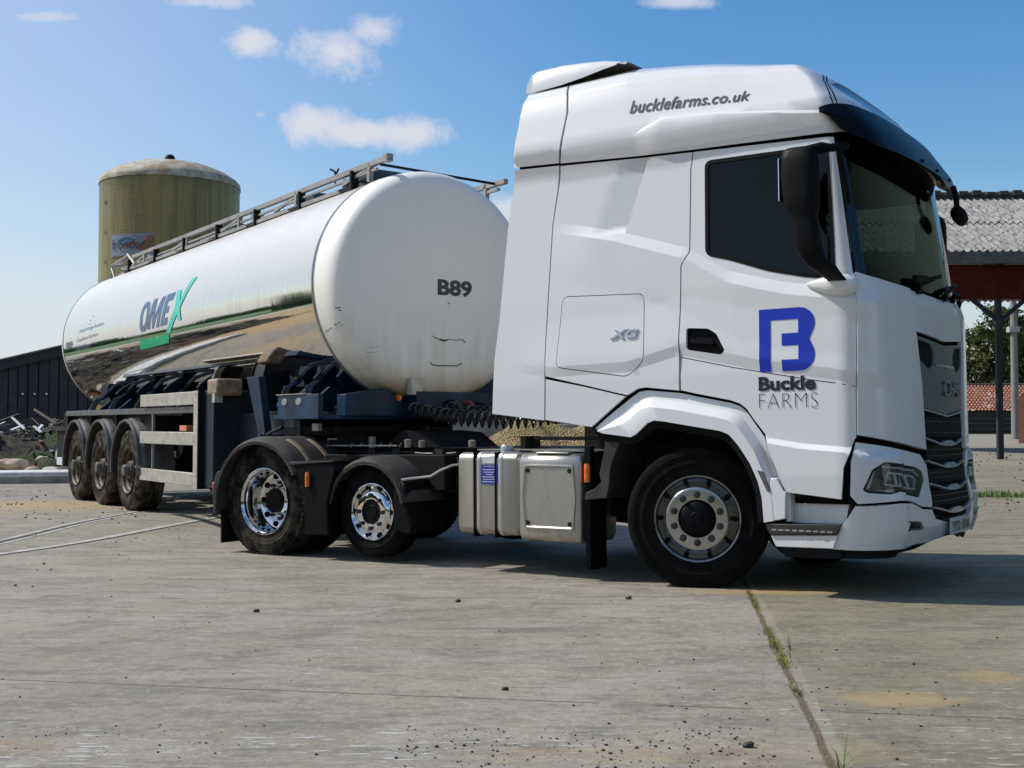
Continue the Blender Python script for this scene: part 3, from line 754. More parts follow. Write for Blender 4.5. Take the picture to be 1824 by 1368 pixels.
# corner, headlamp, bumper and front panels
SLOT = rounded([(1.898, 1.738), (2.187, 1.715), (2.262, 1.651), (2.245, 1.575), (2.135, 1.534), (1.94, 1.60)], .02)
side('corner_panel', [(1.195, 2.14), (1.225, 2.155), (1.33, 2.135), (1.60, 2.105), (1.883, 2.085), (1.883, 1.78), (1.90, 1.70), (1.955, 1.441), (1.985, 1.1), (1.995, .965), (1.198, 1.072), (1.20, 1.569)], step=.05, lines=LBELT + LLOW, gap=.006, off=.012, thick=.045)
side('headlamp_surround', [(1.19, 1.035), (1.50, 1.0), (1.90, .945), (1.995, .87), (2.005, .78), (1.985, .60), (1.97, .575), (1.82, .585), (1.68, .63), (1.50, .635), (1.18, .627), (1.135, .685), (1.144, .905)], step=.05,
     holes=[rounded([(1.394, .899), (1.289, .85), (1.216, .72), (1.25, .70), (1.432, .684), (1.52, .70), (1.628, .677), (1.788, .652), (1.924, .767), (1.9, .827), (1.80, .86)], .015, 2)])
bump_low = [(1.17, .620), (1.50, .628), (1.68, .622), (1.82, .578), (1.965, .568), (2.03, .50), (2.20, .475), (2.30, .46), (2.30, .36), (2.02, .335), (1.427, .330), (1.023, .337), (1.083, .486)]
FOGH = rounded([(1.606, .503), (1.798, .492), (1.842, .432), (1.565, .443)], .012, 2)
side('bumper', bump_low, step=.05, holes=[FOGH], lines=[[(1.1, .58), (1.6, .60), (1.9, .54)]], thick=.06, off=.004)
cent = [(2.31, .455), (2 * SMID - 2.31, .455), (2 * SMID - 2.31, .36), (2.31, .36)]
panel('bumper_centre', cent, GREYP, P, step=.08, off=-.005)
panel('front_hood', [(1.893, 2.078), (SMID, 2.065), (2 * SMID - 1.893, 2.078), (2 * SMID - 1.893, 1.785), (SMID, 1.745), (1.893, 1.785)], WHITE, P, step=.06, gap=.004)
panel('radiator_surround', [(1.90, 1.765), (SMID, 1.725), (2 * SMID - 1.90, 1.765), (2 * SMID - 1.96, 1.43), (2 * SMID - 2.0, 1.26), (SMID, 1.215), (2.0, 1.26), (1.96, 1.43)], GREYP, P, step=.06, holes=[SLOT, mirror(SLOT)], off=-.006)
panel('chrome_strip', [(2.26, 1.578), (2 * SMID - 2.26, 1.578), (2 * SMID - 2.26, 1.560), (2.26, 1.560)], CHROME, P, off=.006, thick=.02, gap=0, step=.08)
panel('chrome_strip', [(1.93, 1.262), (SMID, 1.214), (2 * SMID - 1.93, 1.262), (2 * SMID - 1.93, 1.25), (SMID, 1.202), (1.93, 1.25)], BAR, P, off=.004, thick=.02, gap=0, step=.08)
lettering('maker_badge', 'DAF', .13, lambda u, v, h: SP(2.42 + u, 1.355 + v, h + .006), simple('badge_metal', (.35, .36, .38), .2, .8), P, offset=-.001, width=.52, height=.105, extr=.008)
# grille: black back, bars with a raised middle
panel('grille', [(1.99, 1.235), (SMID, 1.20), (2 * SMID - 1.99, 1.235), (2 * SMID - 1.99, .60), (2 * SMID - 2.15, .49), (2.15, .49), (1.99, .60)], SHELL, P, off=-.012, edge=False, gap=0, step=.1)
for zb_, hw in ((1.045, .47), (.888, .46), (.73, .46), (.57, .47)):
    b = [(2.0, zb_), (2.0 + .32, zb_ - .045), (2.42, zb_ - .052), (2 * SMID - 2.42, zb_ - .052), (2 * SMID - 2.32, zb_ - .045), (2 * SMID - 2.0, zb_)]
    b2 = [(a, c + .012 + (.028 if 2.35 < a < 2 * SMID - 2.35 else 0)) for a, c in b[::-1]]
    o1 = panel('grille_bar', b + b2, BAR, P, off=.012, thick=.05, gap=0, step=.07)
    for k in range(3):
        zz_ = zb_ - .045 - .035 * k - .01
GM = simple('grille_mesh_black', (.02, .02, .021), .4)
for (z0_, z1_) in ((1.06, 1.2), (.90, 1.0), (.745, .84), (.585, .685)):
    mesh_b = MB()
    for k in range(46):
        s_ = 2.03 + (2 * SMID - 4.06) * k / 45; mesh_b.bar(SP(s_, z0_, -.006), SP(s_, z1_, -.006), .006, .004)
    for z_ in (z0_ + .03, z1_ - .03):
        for k in range(24): s_ = 2.03 + (2 * SMID - 4.06) * k / 24; mesh_b.bar(SP(s_, z_, -.006), SP(s_ + (2 * SMID - 4.06) / 24, z_, -.006), .005, .005)
    mesh_b.build('grille_mesh', GM, P, smooth=False)
# side blade at the front corner (stands a little proud, far side)
if 0: panel('corner_blade', mirror([(1.84, 1.70), (1.90, 1.70), (1.98, 1.1), (1.99, .965), (1.93, .965), (1.90, 1.1)]), WHITE, P, off=.03, thick=.03, gap=0, step=.08)
# black slots
for f in (lambda q: q, mirror): panel('air_slot', f(inset(SLOT, .004)), BLACKM, P, off=-.022, gap=0, step=.05, edge=False)
# headlamps
LAMPB = simple('lamp_reflector_metal', (.85, .87, .9), .3, .2, var=.05)
HL = rounded([(1.394, .899), (1.289, .85), (1.216, .72), (1.25, .70), (1.432, .684), (1.52, .70), (1.628, .677), (1.788, .652), (1.924, .767), (1.9, .827), (1.80, .86)], .015, 2)
for f in (lambda q: q, mirror):
    hl = panel('headlamp', f(HL), simple('headlamp_housing', (.14, .145, .155), .25, .4), P, off=-.05, gap=.003, step=.05, edge=False)
    panel('lamp_bezel', f(inset(HL, .004)), BLACKP, hl, holes=[f(inset(HL, .016))], off=-.004, thick=.03, gap=0, step=.05)
    LB = LAMPB; inner = rounded([(1.44, .835), (1.80, .80), (1.84, .775), (1.80, .705), (1.40, .745)], .01, 2)
    panel('lamp_reflector', f(inner), LB, hl, holes=[f(inset(inner, .012))], off=-.022, thick=.02, gap=0, step=.05)
    for k in range(3):
        s0_ = 1.50 + .095 * k; q = [(s0_, .818 - k * .008), (s0_ + .03, .815 - k * .008), (s0_ + .055, .745 - k * .008), (s0_ + .02, .748 - k * .008)]
        panel('lamp_reflector', f(q), LB, hl, off=-.03, thick=.012, gap=0, step=.05)
    q = [(1.30, .84), (1.325, .845), (1.275, .73), (1.25, .725)]; panel('running_light', f(q), LB, hl, off=-.02, thick=.01, gap=0, step=.06)
    q = [(1.37, .875), (1.80, .842), (1.88, .80), (1.88, .79), (1.79, .83), (1.36, .865)]; panel('running_light', f(q), LB, hl, off=-.018, thick=.01, gap=0, step=.06)
    q = [(1.32, .716), (1.60, .712), (1.66, .69), (1.66, .680), (1.60, .70), (1.32, .704)]; panel('running_light', f(q), LB, hl, off=-.016, thick=.01, gap=0, step=.06)
    panel('lamp_cover', f(inset(HL, .008)), LENS, hl, off=-.001, gap=0, step=.06, edge=False)
    fg = panel('fog_lamp', f(inset(FOGH, .003)), BLACKP, P, off=-.022, gap=0, edge=False, step=.06)
    panel('lamp_reflector', f([(1.63, .488), (1.78, .478), (1.80, .455), (1.61, .462)]), CHROME, fg, off=-.014, thick=.008, gap=0, step=.06)
    panel('lamp_cover', f(inset(FOGH, .004)), LENS, fg, off=-.003, gap=0, step=.08, edge=False)
# chin under the bumper and number plate
panel('front_chin', [(1.03, .336), (1.43, .329), (2.02, .334), (2.3, .358), (2 * SMID - 2.3, .358), (2 * SMID - 2.02, .334), (2 * SMID - 1.43, .329), (2 * SMID - 1.03, .336), (2 * SMID - 1.06, .27), (2 * SMID - 1.5, .262), (2 * SMID - 1.9, .275), (2 * SMID - 2.15, .315), (SMID, .33), (2.15, .315), (1.9, .275), (1.5, .262), (1.06, .27)], UNDER, P, off=-.03, gap=0, step=.1)
MB().prism([(.64, .328), (1.06, .334), (1.06, .268), (.68, .262)], .0, .35).build('step_valance', UNDER, P); MB().prism([(.64, .328), (1.06, .334), (1.06, .268), (.68, .262)], 2.15, 2.5).build('step_valance', UNDER, P)
pb = MB().box(1.492, 1.50, .985, 1.515, .375, .49); pl_ = pb.build('number_plate', simple('plate_white', (.5, .5, .48), .4, var=.1), P)
lettering('plate_lettering', 'YP22 UKM', .1, lambda u, v, h: Vector((1.502, 1.02 + u, .395 + v)), INK, pl_, offset=.002, width=.46, height=.072)
# windscreen, pillars
WSP = [(1.235, 2.150), (1.45, 2.125), (1.75, 2.105), (SMID, 2.09), (2 * SMID - 1.75, 2.105), (2 * SMID - 1.45, 2.125), (2 * SMID - 1.235, 2.150), (2 * SMID - 1.19, 3.09), (2 * SMID - 1.6, 3.12), (1.6, 3.12), (1.19, 3.09)]
ws = panel('windscreen', WSP, WSGLASS, P, off=-.012, gap=.008, step=.08, edge=False)
panel('windscreen_border', WSP, BLACKP, ws, holes=[rounded([(1.345, 2.19), (1.80, 2.155), (SMID, 2.145), (2 * SMID - 1.8, 2.155), (2 * SMID - 1.345, 2.19), (2 * SMID - 1.33, 2.98), (1.33, 2.98)], .05)], off=-.016, gap=.006, step=.08, edge=False)
# wipers and cowl
wb = MB()
for s0_ in (2.02, 2.65, 3.2):
    a = SP(s0_, 2.10, .03); wb.bar(a, SP(s0_ + .42, 2.20, .035), .018, .018); wb.bar(SP(s0_ - .02, 2.13, .04), SP(s0_ + .62, 2.24, .03), .014, .03); wb.bar(a, SP(s0_, 2.06, .0), .05, .04)
wb.bar(SP(1.95, 2.15, .035), SP(2.2, 2.17, .035), .03, .05)
wb.build('wiper', BLACKM, P, smooth=False)
# sun visor (wraps round the roof front)
vr = []
NV = 44
for i in range(NV + 1):
    s_ = 1.07 + (2 * SMID - 2.14) * i / NV; k = min(i, NV - i) / NV * 2; e = smooth(k * 3.2); tip = smooth(k * 9)
    d_ = .02 + .10 * e; zt = 3.275 + .006 * tip + .03 * e; zb_ = 3.245 - .10 * tip - .03 * e
    top = SP(s_, zt, .012); lip = SP(s_, 3.235 - .125 * e, .02 + d_ * .9); low = SP(s_, zb_ - .13 * e, d_ + .03); inn = SP(s_, zb_ - .10 * e, d_ + .005); back = SP(s_, zb_ + .02, .004)
    vr.append([tuple(v) for v in (top, lip, low, inn, back)])
vis = MB().loft(vr, closed=True, caps=True).build('sun_visor', BLACKP, P, sharp=30)
mk = MB()
for k in range(4):
    s_ = 2.3 + .42 * k; p_ = SP(s_, 3.06, .130); q_ = SP(s_, 3.06, .155); MB().bar(p_, q_, .03, .02).build('marker_lamp', UNDER, vis)
pass
vb = MB()
for k in range(16):
    a, b = 1.5 + (2 * SMID - 3.0) * k / 16, 1.5 + (2 * SMID - 3.0) * (k + 1) / 16
    vb.bar(SP(a, 3.09, .075), SP(b, 3.09, .075), .05, .02)
vb.build('visor_liner', SHELL, vis, smooth=False)
# wheel arch: outer recess strip, chamfer, face
AI = [(-.70, 1.097), (-.452, 1.067), (-.335, 1.168), (-.28, 1.188), (-.204, 1.181), (.147, 1.124), (.245, 1.108), (.30, 1.085), (.369, 1.011), (.453, .888), (.508, .767), (.536, .653), (.548, .49)]
AO = [(-.815, 1.135), (-.69, 1.232), (-.482, 1.372), (-.432, 1.402), (-.37, 1.408), (-.09, 1.381), (.033, 1.353), (.294, 1.302), (.356, 1.278), (.40, 1.245), (.445, 1.18), (.527, 1.07), (.64, .79), (.69, .695), (.70, .52)]
def resamp(p, n):
    p = [Vector(q) for q in p]; L = [0]
    for a, b in zip(p, p[1:]): L.append(L[-1] + (b - a).length)
    out = []
    for i in range(n):
        t = L[-1] * i / (n - 1); j = 0
        while j < len(L) - 2 and L[j + 1] < t: j += 1
        out.append(p[j].lerp(p[j + 1], (t - L[j]) / max(1e-9, L[j + 1] - L[j])))
    return out
def corr(p, key):    # resample between matching corner points
    out = []
    for (a, b), n in zip(zip(key, key[1:]), (8, 10, 10, 12)):
        seg = resamp(p[a:b + 1], n + 1); out += seg[:-1]
    out.append(Vector(p[-1])); return out
oo = corr(AO, (0, 4, 7, 11, 14)); ii = corr(AI, (0, 3, 5, 9, 12))
for y0, sg in ((0, 1), (2.5, -1)):
    prof = ((0, .030), (.26, .022), (.30, .016), (.52, -.045), (.56, -.05), (1.0, -.05), (1.0, .25))
    rings = [[(a.x + (b.x - a.x) * t, y0 + sg * yy, a.y + (b.y - a.y) * t) for a, b in zip(oo, ii)] for t, yy in prof]
    MB().loft(rings, closed=False).build('wheel_arch', WHITE, P, sharp=28)
    # black liner under the arch
    li = [Vector((q.x, q.y)) for q in ii]
    def off2(ps, d):
        o = []
        for i, q in enumerate(ps):
            t = (ps[min(i + 1, len(ps) - 1)] - ps[max(i - 1, 0)]).normalized(); o.append(q + Vector((t.y, -t.x)) * d)
        return o
    l1 = off2(li, .0); l2 = off2(li, .055)
    rings = [[(q.x, y0 + sg * -.03, q.y) for q in l1], [(q.x, y0 + sg * -.015, q.y) for q in l2], [(q.x, y0 + sg * .55, q.y) for q in l2]]
    MB().loft(rings, closed=False).build('arch_liner', BLACKM, P, sharp=30)
    # front quarter below the arch, lamp, step box
    st = MB()
    w_ = WHITE
    st.prism([(.548, .49), (.70, .52), (.705, .70), (.69, .70), (.64, .79), (.60, .79)], y0 + sg * -.048, y0 + sg * .12)
    st.build('arch_foot', WHITE, P, bevel=.006)
    b2 = MB(); b2.prism([(.70, .49), (1.07, .49), (1.11, .72), (.70, .73)], y0 + sg * .07, y0 + sg * .13); b2.prism([(.69, .50), (.72, .50), (.72, .69), (.69, .69)], y0 + sg * 0, y0 + sg * .16)
    b2.build('step_well', WHITE, P)
    b3 = MB(); b3.prism([(.555, .482), (1.075, .494), (1.05, .43), (.585, .41)], y0 + sg * -.045, y0 + sg * .40); b3.build('entry_step', TREADM, P, bevel=.005)
    b4 = MB(); b4.prism([(.588, .405), (1.048, .425), (1.018, .335), (.622, .330)], y0 + sg * -.03, y0 + sg * .35); b4.build('step_panel', WHITE, P, bevel=.005)
    ch = MB()
    for k in range(9): ch.box(.60 + .048 * k, .635 + .048 * k, y0 + sg * -.0465 if sg > 0 else y0 + .045, y0 + sg * -.0455 if sg > 0 else y0 + .0465, .440, .450)
    for k in range(5): ch.box(.72 + .06 * k, .755 + .06 * k, *(sorted((y0 + sg * -.032, y0 + sg * -.0305))), .385 + .006 * (k % 2), .398 + .006 * (k % 2))
    ch.build('step_grip', CHROME, P, smooth=False)
    lm = MB(); lm.prism([(.505, .845), (.552, .83), (.60, .70), (.575, .70)], y0 + sg * -.056, y0 + sg * -.04); lm.build('side_marker_lamp', simple('smoked_lens', (.09, .095, .1), .15, coat=.6), P, bevel=.003)
    # rear wheel-arch quarter and ribbed mud flap
    q = MB(); q.prism([(-.70, 1.08), (-.55, 1.085), (-.60, 1.0), (-.66, .86), (-.68, .70), (-.70, .62), (-.89, .60), (-.88, .655), (-.80, .69), (-.745, .74), (-.76, .80), (-.72, .96)][::1], y0 + sg * -.01, y0 + sg * .45); q.build('arch_rear_quarter', BLACKD, P, bevel=.006)
    q = MB(); q.box(-.885, -.85, *sorted((y0 + sg * .0, y0 + sg * .24)), .08, .61)
    for k in range(24): q.box(-.892, -.838, *sorted((y0 + sg * -.006, y0 + sg * .23)), .09 + .0215 * k, .097 + .0215 * k)
    q.build('mud_flap', BLACKM, P, smooth=False)
# mirrors
for y0, sg in ((0, 1), (2.5, -1)):
    prof = [  # z, centre x, centre offset, half width x, half depth y
        (2.945, .92, -.27, .02, .01), (2.94, .92, -.27, .08, .05), (2.92, .925, -.27, .105, .07), (2.86, .925, -.27, .118, .08), (2.75, .925, -.27, .12, .083), (2.62, .93, -.27, .115, .08), (2.55, .94, -.27, .105, .075),
        (2.50, .95, -.27, .082, .06), (2.46, .96, -.27, .075, .055), (2.40, .965, -.265, .08, .06), (2.28, .98, -.255, .084, .06), (2.22, 1.0, -.24, .076, .055), (2.17, 1.04, -.21, .085, .06), (2.12, 1.075, -.14, .065, .05), (2.085, 1.09, -.06, .06, .05), (2.08, 1.09, .0, .06, .05)]
    rings = []
    for z, cx, cy, a, b in prof:
        rings.append([(cx + a * math.copysign(abs(math.cos(t)) ** .6, math.cos(t)), y0 + sg * (cy + b * math.copysign(abs(math.sin(t)) ** .6, math.sin(t))), z) for t in [2 * PI * k / 28 for k in range(28)]])
    mr_ = MB().loft(rings, caps=True).build('side_mirror', BLACKM, P, sharp=50)
    up = MB().bar((.98, y0 + sg * -.25, 2.92), (1.13, y0 + sg * .04, 2.99), .05, .05); up.tube([(.96, y0 + sg * -.27, 2.93), (1.06, y0 + sg * -.24, 2.95), (1.13, y0 + sg * -.12, 2.95), (1.14, y0 + sg * .03, 2.6)], .02, 8)
    if sg > 0: up.build('mirror_arm', BLACKM, mr_)
    MB().box(.80, .806, *sorted((y0 + sg * -.33, y0 + sg * -.21)), 2.60, 2.88).build('mirror_glass', CHROME, mr_)
    # painted mirror foot on the door
    rg = []
    for x, z, a, b in ((.86, 2.085, .02, .01), (.92, 2.085, .05, .03), (1.0, 2.08, .085, .05), (1.07, 2.078, .10, .06), (1.13, 2.075, .09, .06), (1.18, 2.07, .06, .04), (1.20, 2.07, .03, .02)):
        rg.append([(x, y0 + sg * (.0 - a * max(0, math.cos(t)) + .01), z + b * math.sin(t) - (1 if math.sin(t) < 0 else 0) * .03 * a / .1) for t in [2 * PI * k / 20 for k in range(20)]])
    MB().loft(rg, caps=True).build('mirror_foot', WHITE, mr_, sharp=50)
# front view mirror hung from the far end of the visor
fm = MB(); cx_, cy_, cz_ = 1.34, 2.04, 2.80
rings = [[(cx_ + a * math.cos(t), cy_ + dy, cz_ + dz + b * math.sin(t)) for t in [2 * PI * k / 20 for k in range(20)]] for dy, dz, a, b in ((-.10, .02, .01, .01), (-.095, .02, .035, .04), (-.07, .015, .052, .056), (.0, -.0, .058, .064), (.07, -.015, .052, .06), (.095, -.02, .03, .04), (.10, -.02, .01, .01))]
fm.loft(rings, caps=True); fm.tube([(1.32, 1.95, 3.02), (1.34, 1.95, 2.94), (1.34, 1.98, 2.84)], .022, 8)
fm.build('front_mirror', BLACKM, P)
# interior
it = MB(); it.box(.95, 1.22, .15, 2.35, 1.9, 2.13); it.box(.75, 1.0, .45, 1.0, 2.0, 2.16); it.box(-1.1, 1.1, .1, 2.4, 1.42, 1.5); it.box(-1.1, -1.0, .1, 2.4, 1.5, 3.2)
it.build('dashboard', SEAT, P, bevel=.03)
for yc in (.62, 1.88):
    s_ = MB().box(.0, .5, yc - .26, yc + .26, 1.78, 1.98); s_.box(-.12, .05, yc - .25, yc + .25, 1.95, 2.62); s_.box(-.10, .02, yc - .14, yc + .14, 2.66, 2.86); s_.box(.1, .4, yc - .2, yc + .2, 1.45, 1.8)
    s_.build('seat', SEAT, P, bevel=.05)
sw = MB().lathe([(.235 + .016 * math.cos(t), .016 * math.sin(t)) for t in [2 * PI * k / 8 for k in range(9)]], 32, axis='z'); sw.box(-.23, .23, -.02, .02, -.01, .01); sw.lathe([(.07, .02), (0, .025)], 16, axis='z')
Rm = Matrix.Rotation(rad(-38), 3, 'Y'); sw.v = [tuple(Rm @ Vector(v) + Vector((.72, .62, 2.22))) for v in sw.v]; sw.build('steering_wheel', SEAT, P)
cu = MB()
rows = [[(.13 + (.26 * k / 26), .16 + .012 * math.sin(k * 1.9), z) for k in range(27)] for z in (3.0, 2.7, 2.4, 2.1)]
cu.loft(rows, closed=False); cu.build('curtain', CURT, P)
# url, logo, badge
def flank(s0_, z0_, ds, dz, lift=.004):
    """writing laid on the cab side: baseline from (s0, z0), climbing dz per metre"""
    return lambda u, v, h: SP(s0_ + u, z0_ + v + u * dz, lift + h)
lettering('web_address', 'bucklefarms.co.uk', .135, flank(-.515, 3.468, 1, -.035), INK, roof, offset=.0028, shear=.22, width=.96, space=1.05)
def Z4(X, Y): return (.516 + (X - 187) / 348 * .39, 1.934 - (Y - 395) / 382 * .425)
lob = [(187, 395), (440, 395)] + [(440 + 95 * math.sin(t), 490 - 95 * math.cos(t)) for t in [PI * k / 14 for k in range(1, 10)]] + [(500, 586)] + [(440 + 95 * math.sin(t), 682 - 95 * math.cos(t)) for t in [PI * k / 14 for k in range(5, 14)]] + [(440, 777), (330, 777), (330, 708), (433, 708), (433, 622), (330, 622), (330, 548), (433, 548), (433, 465), (260, 465), (260, 777), (187, 777)]
panel('door_logo', [Z4(*q) for q in lob], LOGOB, door, off=.003, thick=.001, gap=0, step=.04)
lettering('door_lettering', 'Buckle', .12, flank(.500, 1.385, 1, 0), INK, door, offset=.0048, width=.40, height=.097)
lettering('door_lettering', 'FARMS', .12, flank(.492, 1.258, 1, 0), INK, door, offset=-.0035, width=.41, height=.10, space=1.05)
lettering('model_badge', 'XG', .09, lambda u, v, h: SP(-.645 + u, 1.80 + v, h + .004), simple('badge_grey', (.5, .5, .52), .25, .7), hat, offset=.004, shear=.25, width=.235, height=.065, extr=.008)
# wheels
STEER = rad(19)     # front wheels turned away to the left
w_ = wheel('steer', P, (0, 0, 0), mt=TYRE, mr=DARKRIM, mh=FACE, squash=.017); w_.location = (0, .06, .49); w_.rotation_euler = (0, 0, STEER)
def mirrored_wheel(kind, x, y, z, **k):
    e = wheel(kind, P, (0, 0, 0), **k)
    for o in [e] + list(e.children):
        o.parent = P if o == e else e
    e.rotation_euler = (0, 0, PI); e.location = (x, y, z)
    return e
w_ = mirrored_wheel('steer', 0, 2.40, .49, mt=TYRE, mr=DARKRIM, mh=FACE, squash=.017); w_.rotation_euler = (0, 0, PI + STEER)
LD = -4.393; LM = -3.104
wheel('drive', P, (LD, .06, .49), w=.29, mt=TYRED2, mr=CHROME, mh=CHROME, squash=.017)
MB().lathe([(.29, .36), (.46, .35), (.507, .38), (.507, .62), (.46, .65), (.29, .64)], 72, cen=(LD, .06, .492)).build('inner_tyre', TYRE, P)
mirrored_wheel('drive', LD, 2.44, .49, w=.29, mt=TYRED2, mr=CHROME, mh=CHROME, squash=.017)
wheel('mid', P, (LM, .10, .435), R=.395, Rf=.245, w=.25, mt=TYRE, mr=CHROME, mh=CHROME)
mirrored_wheel('mid', LM, 2.40, .435, R=.395, Rf=.245, w=.25, mt=TYRE, mr=CHROME, mh=CHROME)
# chassis
ch = MB()
for y in (.82, 1.60): ch.box(-5.15, 1.1, y, y + .08, .72, .98)
for x in (-5.1, -4.0, -3.6, -2.6, -1.6, -.9, .8): ch.box(x - .04, x + .04, .9, 1.6, .76, .94)
ch.box(-4.45, -4.33, .3, 2.2, .42, .56); ch.box(-3.16, -3.05, .25, 2.25, .38, .48); ch.box(-.06, .06, .3, 2.2, .40, .52)
ch.box(-1.2, .9, .5, 2.0, .55, 1.36); ch.box(-1.2, -.62, 2.0, 2.2, .9, 1.37); ch.box(-2.9, -1.2, 1.0, 1.5, .5, .75)
ch.box(-2.45, -.9, .45, .8, .45, .90); ch.box(-3.9, -2.5, .35, .80, .62, .92)
ch.box(-2.0, -.9, 1.7, 2.4, .3, .95)
ch.build('chassis', UNDER, P, bevel=.006)
d = MB()
for x in (-4.75, -4.03, -3.42, -2.75): d.lathe([(.10, 0), (.13, .03), (.12, .08), (.13, .14), (.10, .2)], 16, cen=(x, .72, .5), axis='z')
d.build('air_spring', BLACKM, P)
# fifth wheel
fw = MB(); fw.lathe([(0, 1.20), (.46, 1.20), (.48, 1.18), (.47, 1.12), (0, 1.12)], 40, cen=(-4.0, 1.25, 0), axis='z'); fw.box(-4.95, -4.0, .85, 1.65, 1.10, 1.18, R=None)
fw.prism([(-4.3, .98), (-3.7, .98), (-3.85, 1.14), (-4.15, 1.14)], .80, .90); fw.prism([(-4.3, .98), (-3.7, .98), (-3.85, 1.14), (-4.15, 1.14)], 1.6, 1.7); fw.box(-4.9, -3.3, .76, 1.74, .98, 1.01)
fw.prism([(-3.6, .98), (-2.9, .98), (-3.1, 1.12), (-3.35, 1.14)], .8, 1.7)
fw.build('fifth_wheel', UNDER, P, sharp=35)
# suspension bits, valves
for x, y, h in ((-3.65, .72, .10), (-3.2, .7, .07), (-3.05, .72, .06), (-2.5, .74, .06)): MB().lathe([(.03, .98), (.035, .98 + h), (.0, .98 + h + .01)], 10, cen=(x, y, 0), axis='z').build('valve', RAILM, P)
vv = MB()
for k in range(7): vv.bar((-3.9 + .12 * k, .70, .985), (-3.88 + .12 * k, .70, 1.02), .012)
vv.tube([(-4.05, .55, 1.02), (-4.0, .5, 1.06), (-3.9, .5, 1.06)], .01); vv.bar((-4.1, .55, 1.0), (-3.2, .55, 1.0), .012)
vv.build('linkage_rod', RAILM, P)
PIPE = simple('dusty_pipe', (.035, .033, .03), .5, .2, var=.4)
for j, (y_, z_, x0_, x1_) in enumerate(((.80, .93, -4.9, -1.3), (.795, .88, -4.2, -1.6), (.79, .80, -3.6, -2.1))):
    MB().tube([(x0_ + (x1_ - x0_) * k / 14, y_ - .01 + .006 * math.sin(k * 1.7 + j), z_ + .012 * math.sin(k * 2.3 + j)) for k in range(15)], .010, 6).build('brake_pipe', PIPE, P)
for x_ in (-4.9, -4.6, -3.75, -3.45, -2.95, -2.6, -2.3):
    b_ = MB().box(x_, x_ + .09, .77, .818, .74, .97)
    for zz in (.79, .92): b_.lathe([(.012, -.012), (.012, 0)], 6, cen=(x_ + .045, .77, zz)).lathe([(0, -.012), (.012, -.012)], 6, cen=(x_ + .045, .77, zz))
    b_.build('frame_bracket', PIPE, P)
MB().lathe([(0, -.30), (.10, -.29), (.115, -.25), (.115, .25), (.10, .29), (0, .30)], 24, cen=(-2.75, .62, .70), axis='x').build('air_tank', PIPE, P)
# catwalk plate behind the cab
cw = MB(); cw.box(-2.75, -1.25, .62, 1.9, .975, .985); cw.box(-1.75, -1.70, .40, .62, .9, 1.08); cw.box(-1.75, -.9, .50, .53, 1.045, 1.075); cw.box(-1.0, -.95, .4, .6, .9, 1.12)
cw.build('catwalk', UNDER, P)
# fuel tank with two straps
def rbox(x0, x1, y0, y1, z0, z1, r, seg=6):
    o = []
    for cx, cy, a in ((y1 - r, z1 - r, 0), (y0 + r, z1 - r, 90), (y0 + r, z0 + r, 180), (y1 - r, z0 + r, 270)):
        o += [(cx + r * math.cos(rad(a + 90 * k / seg)), cy + r * math.sin(rad(a + 90 * k / seg))) for k in range(seg + 1)]
    e = .022
    def ring(x, sc_):
        cy, cz = (y0 + y1) / 2, (z0 + z1) / 2
        return [(x, cy + (a - cy) * sc_, cz + (b - cz) * sc_) for a, b in o]
    return MB().loft([ring(x0, .90), ring(x0 + .003, .945), ring(x0 + e, 1), ring(x1 - e, 1), ring(x1 - .003, .945), ring(x1, .90)], caps=True)
ft = rbox(-2.12, -1.52, .03, .68, .30, .95, .06).build('fuel_tank', ALU, P, sharp=45)
for x in (-1.90, -1.69):
    def band(x0, x1, g):
        a = rbox(x0, x1, .03 - g, .68 + g, .30 - g, .95 + g, .06 + g); return a
    o = []; a = band(x - .035, x + .035, .008); a.build('tank_strap', simple('strap_metal', (.55, .53, .48), .35, .7, var=.15), ft, sharp=45)
    MB().box(x - .05, x - .036, .02, .30, .28, .955).build('strap_rubber', SHELL, ft, smooth=False)
MB().lathe([(.055, .95), (.055, .985), (.05, 1.005), (.045, 1.01), (.0, 1.01)], 20, cen=(-1.80, .28, 0), axis='z').build('filler_cap', BAR, ft)
MB().box(-1.86, -1.735, .024, .029, .865, .925).build('tank_sticker', WSTK, ft, smooth=False)
sk = MB().box(-1.875, -1.715, .0235, .0285, .70, .855).build('tank_sticker', BLUESTK, ft, smooth=False)
lettering('sticker_print', 'R.H. BUCKLE', .02, lambda u, v, h: Vector((-1.795 + u, .0225, .835 + v)), WSTK, ft, align='CENTER', width=.10, height=.014)
for i, wd in enumerate((.125, .10, .07, .13, .11, .14)):
    MB().box(-1.795 - wd / 2, -1.795 + wd / 2, .0215, .0233, .812 - .019 * i, .817 - .019 * i).build('sticker_print', WSTK, ft, smooth=False)
